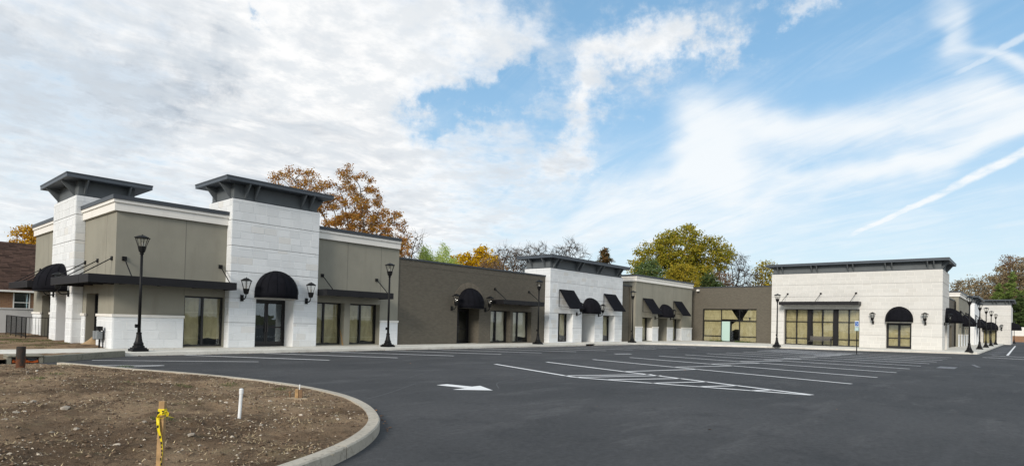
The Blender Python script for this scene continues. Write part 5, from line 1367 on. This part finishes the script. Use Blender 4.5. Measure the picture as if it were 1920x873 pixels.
# orange tree behind the corner shop
tree('sycamore_tree', 'tall rust-orange autumn tree rising behind the corner shop', (23.4, 19.0), [(-4.2, 0, 13.0, 3.0, 3.0, 2.6), (.6, 0, 12.2, 2.7, 3, 3.7), (2.9, .5, 9.3, 3.0, 3.2, 3.5), (-1.2, .5, 8.3, 3.4, 3, 2.7), (4.6, 0, 7.2, 1.6, 2, 2.2)], 620, 'leaf_rust', 46, .21, .085, 'bark_pale', .024, .42, maxr=.3, drop=.14, trunk=(0, 0, 4.5))
tree('bare_tree', 'pale bare tree beside the orange tree above the brick roof', (31.0, 18.4), [(0, 0, 8, 1.5, 1.5, 2.8)], 190, 'leaf_brown', 1, .2, .1, 'bark_pale', .022, .35, twigs=4)
for (x, y, ells, lab) in ((31.6, 17.1, [(-.1, 0, 6.6, .85, .8, 2.4), (-.7, 0, 5.6, .7, .7, 2.1), (.5, 0, 6.0, .7, .7, 2.2)], 'bright green feathery evergreen beside the bare pale tree'), (33.0, 15.8, [(-.1, 0, 6.9, .9, .8, 2.7), (.8, 0, 6.0, .8, .7, 2.3), (-.9, 0, 5.8, .7, .7, 2.2), (1.5, 0, 5.4, .7, .7, 2.1)], 'taller bright green feathery evergreen left of the yellow trees')):
    tree('evergreen_tree', lab, (x, y), ells, 420, 'leaf_bright', 34, .16, .07, 'bark', .014, .3, 'clump of bright evergreens', flat=1.6)
tree('yellow_tree', 'golden yellow round tree above the brick shop roof, left one', (41.2, 21.4), [(0, 0, 8.0, 1.5, 1.5, 1.9), (-1.3, 0, 6.9, 1.0, 1, 1.2)], 150, 'leaf_yellow', 16, .28, .16, 'bark', .02, .4)
tree('yellow_tree', 'golden yellow round tree above the brick shop roof, right and taller one', (43.4, 20.2), [(-.1, 0, 8.6, 1.5, 1.6, 2.0)], 130, 'leaf_yellow', 16, .28, .16, 'bark', .02, .4)
tree('russet_shrub', 'russet brown shrubby tree below the yellow trees', (39.8, 15.6), [(0, 0, 7.0, 1.9, 1.5, 2.0), (1.2, 0, 6.4, 1.3, 1.3, 1.5)], 200, 'leaf_brown', 9, .25, .11, 'bark', .016, .38, twigs=1)
tree('bare_tree', 'bare grey tree with a few brown leaves left of the white shop roof', (48.0, 21.0), [(0, 0, 8.2, 2.6, 2.2, 3.0)], 520, 'leaf_brown', 2, .2, .1, 'bark', .022, .4, twigs=8)
tree('bare_tree', 'slender bare tree between the russet-leaved one and the white shop roof', (51.6, 21.6), [(0, 0, 8.8, 2.4, 2.0, 3.1)], 460, 'leaf_brown', 1, .2, .09, 'bark', .022, .4, twigs=8)
tree('bare_tree', 'bare grey tree right behind the white shop roof slab', (54.9, 20.8), [(0, 0, 9.2, 3.2, 2.4, 3.2)], 560, None, 0, .2, .1, 'bark', .022, .4, twigs=9)
tree('bare_tree', 'tallest bare tree above the middle of the white shop roof', (57.6, 18.2), [(.4, 0, 9.4, 3.0, 2.4, 3.6)], 560, None, 0, .2, .1, 'bark', .022, .4, twigs=9)
conifer('pine_tree', 'dark pine with brown needles behind the white shop', (65.3, 17.2), 12.7, 3.0, 5.5, 'needle_brown', n=110, dens=20, size=.22, droop=.0)
# big green tree and its neighbours
tree('maple_tree', 'big yellow-green maple towering behind the inner corner', (76.9, 10.9), [(-.2, 0, 13.2, 4.0, 4, 3.9), (4.9, 0, 12.8, 2.6, 3, 2.9), (-4.6, 0, 11.2, 2.9, 3, 3.2), (1.4, 0, 9.2, 4.5, 3.5, 3.0), (-5.6, 0, 8.4, 2.2, 2.2, 2.4)], 620, 'leaf_maple', 34, .40, .17, 'bark', .022, .6, maxr=.45, drop=.05)
tree('green_bush', 'soft blue-green tree at the foot of the big maple', (69.2, 12.2), [(.3, 0, 8.6, 2.6, 2, 2.5), (-1.6, 0, 7.4, 1.8, 1.6, 1.8)], 220, 'leaf_bluegreen', 22, .3, .14, 'bark', .02, .5)
tree('olive_tree', 'golden green round tree just above the tan shop roof', (65.8, 5.6), [(0, 0, 7.9, 2.1, 2, 2.2)], 170, 'leaf_olive', 24, .3, .13, 'bark', .02, .45)
tree('evergreen_shrub', 'dark evergreen shrub right of the golden green tree', (72.5, 4.6), [(0, 0, 7, 1.3, 1.3, 2.6), (1.0, 0, 6.2, 1.2, 1.2, 1.8)], 150, 'needle', 18, .3, .15, 'bark', .02, .45)
tree('bare_tree', 'wide bare grey tree right of the big maple', (86.5, 6.8), [(0, 0, 10, 3.8, 3, 4.0), (2.4, 0, 8.5, 2.6, 2.4, 2.6)], 800, None, 0, .2, .1, 'bark', .026, .48, twigs=9)
tree('brown_bush', 'dense dark brown bush below the wide bare tree', (78.6, 5.6), [(0, 0, 7.6, 1.9, 1.8, 2.7)], 220, 'leaf_brown', 7, .3, .12, 'bark', .018, .42, twigs=2)
tree('yellow_tree', 'thin yellow-brown tree against the left end of the large pale shop', (90.4, 2.9), [(-.1, 0, 9.8, 1.7, 1.8, 3.0), (-2.2, 0, 7.0, 1.8, 1.4, 1.2)], 190, 'leaf_olive', 9, .35, .17, 'bark', .02, .45)
tree('low_tree', 'low brownish tree behind the wing roof', (84, 1.6), [(0, 0, 6.6, 2.6, 1.5, 1.6)], 160, 'leaf_brown', 6, .3, .14, 'bark', .02, .45, twigs=1)
# wood behind the right-hand shops
for i, (px_, dep, zt, w_, lm, lab) in enumerate((
        (1800, 185, 18.0, 5.5, 'leaf_oak', 'brown leafed tree at the left end of the far wood, by the roof slab'),
        (1826, 190, 20.5, 6.5, 'leaf_oak', 'bare brown oak above the tan shop at the right'),
        (1852, 192, 21.3, 6.5, 'leaf_oak', 'brown oak above the lamp row at the right'),
        (1878, 195, 24.0, 6.0, 'leaf_oak', 'tall brown oak left of the tallest right-hand tree'),
        (1894, 198, 28.7, 5.0, 'leaf_brown', 'tallest rusty tree at the right edge'),
        (1916, 192, 26.5, 6.5, 'leaf_oak', 'brown oak cut by the right edge of view'),
        (1945, 192, 25.5, 7.0, 'leaf_oak', 'brown tree just outside the right edge'))):
    a = YAW-math.atan((px_-960)/1118.78); dd = dep/math.cos(YAW-a); x, y = -7.95+dd*math.cos(a), -28.83+dd*math.sin(a)
    tree('oak_tree', lab, (x, y), [(0, 0, zt-5.0, w_*.75, w_*.6, 5.0), (0, 0, zt-10.5, w_, w_*.8, 5.0)], 230, lm, 12, .7, .30, 'bark', .035, .9, 'wood at the far right', twigs=2)
for i, (px_, dep, zt, rb, lab) in enumerate(((1874, 178, 17.0, 5.5, 'green pine left of the largest pine at the right'), (1899, 176, 20.5, 6.5, 'largest green pine at the right edge'), (1914, 172, 13.5, 5.0, 'dark low evergreen beyond the end shop'), (1930, 178, 18.0, 6.0, 'green pine cut by the right edge'))):
    a = YAW-math.atan((px_-960)/1118.78); dd = dep/math.cos(YAW-a); x, y = -7.95+dd*math.cos(a), -28.83+dd*math.sin(a)
    conifer('pine_tree', lab, (x, y), zt, rb, 2.0, 'needle' if i == 2 else 'leaf_green', 'pines at the far right', n=90, dens=9, size=.42, droop=.1)
tree('yellow_tree', 'yellow tree behind the brick house at the left', (5.4, 47.5), [(-.1, 0, 8.9, 1.25, 1.2, 1.5), (.9, 0, 8.0, 1.1, 1.1, 1.4)], 150, 'leaf_gold', 14, .25, .13, 'bark', .02, .45, 'trees behind the house')
tree('bare_tree', 'small bare tree over the house ridge at the left edge', (2.0, 52), [(0, 0, 7.2, 2.5, 2, 2.6)], 160, None, 0, .2, .1, 'bark', .018, .45, 'trees behind the house', twigs=2)
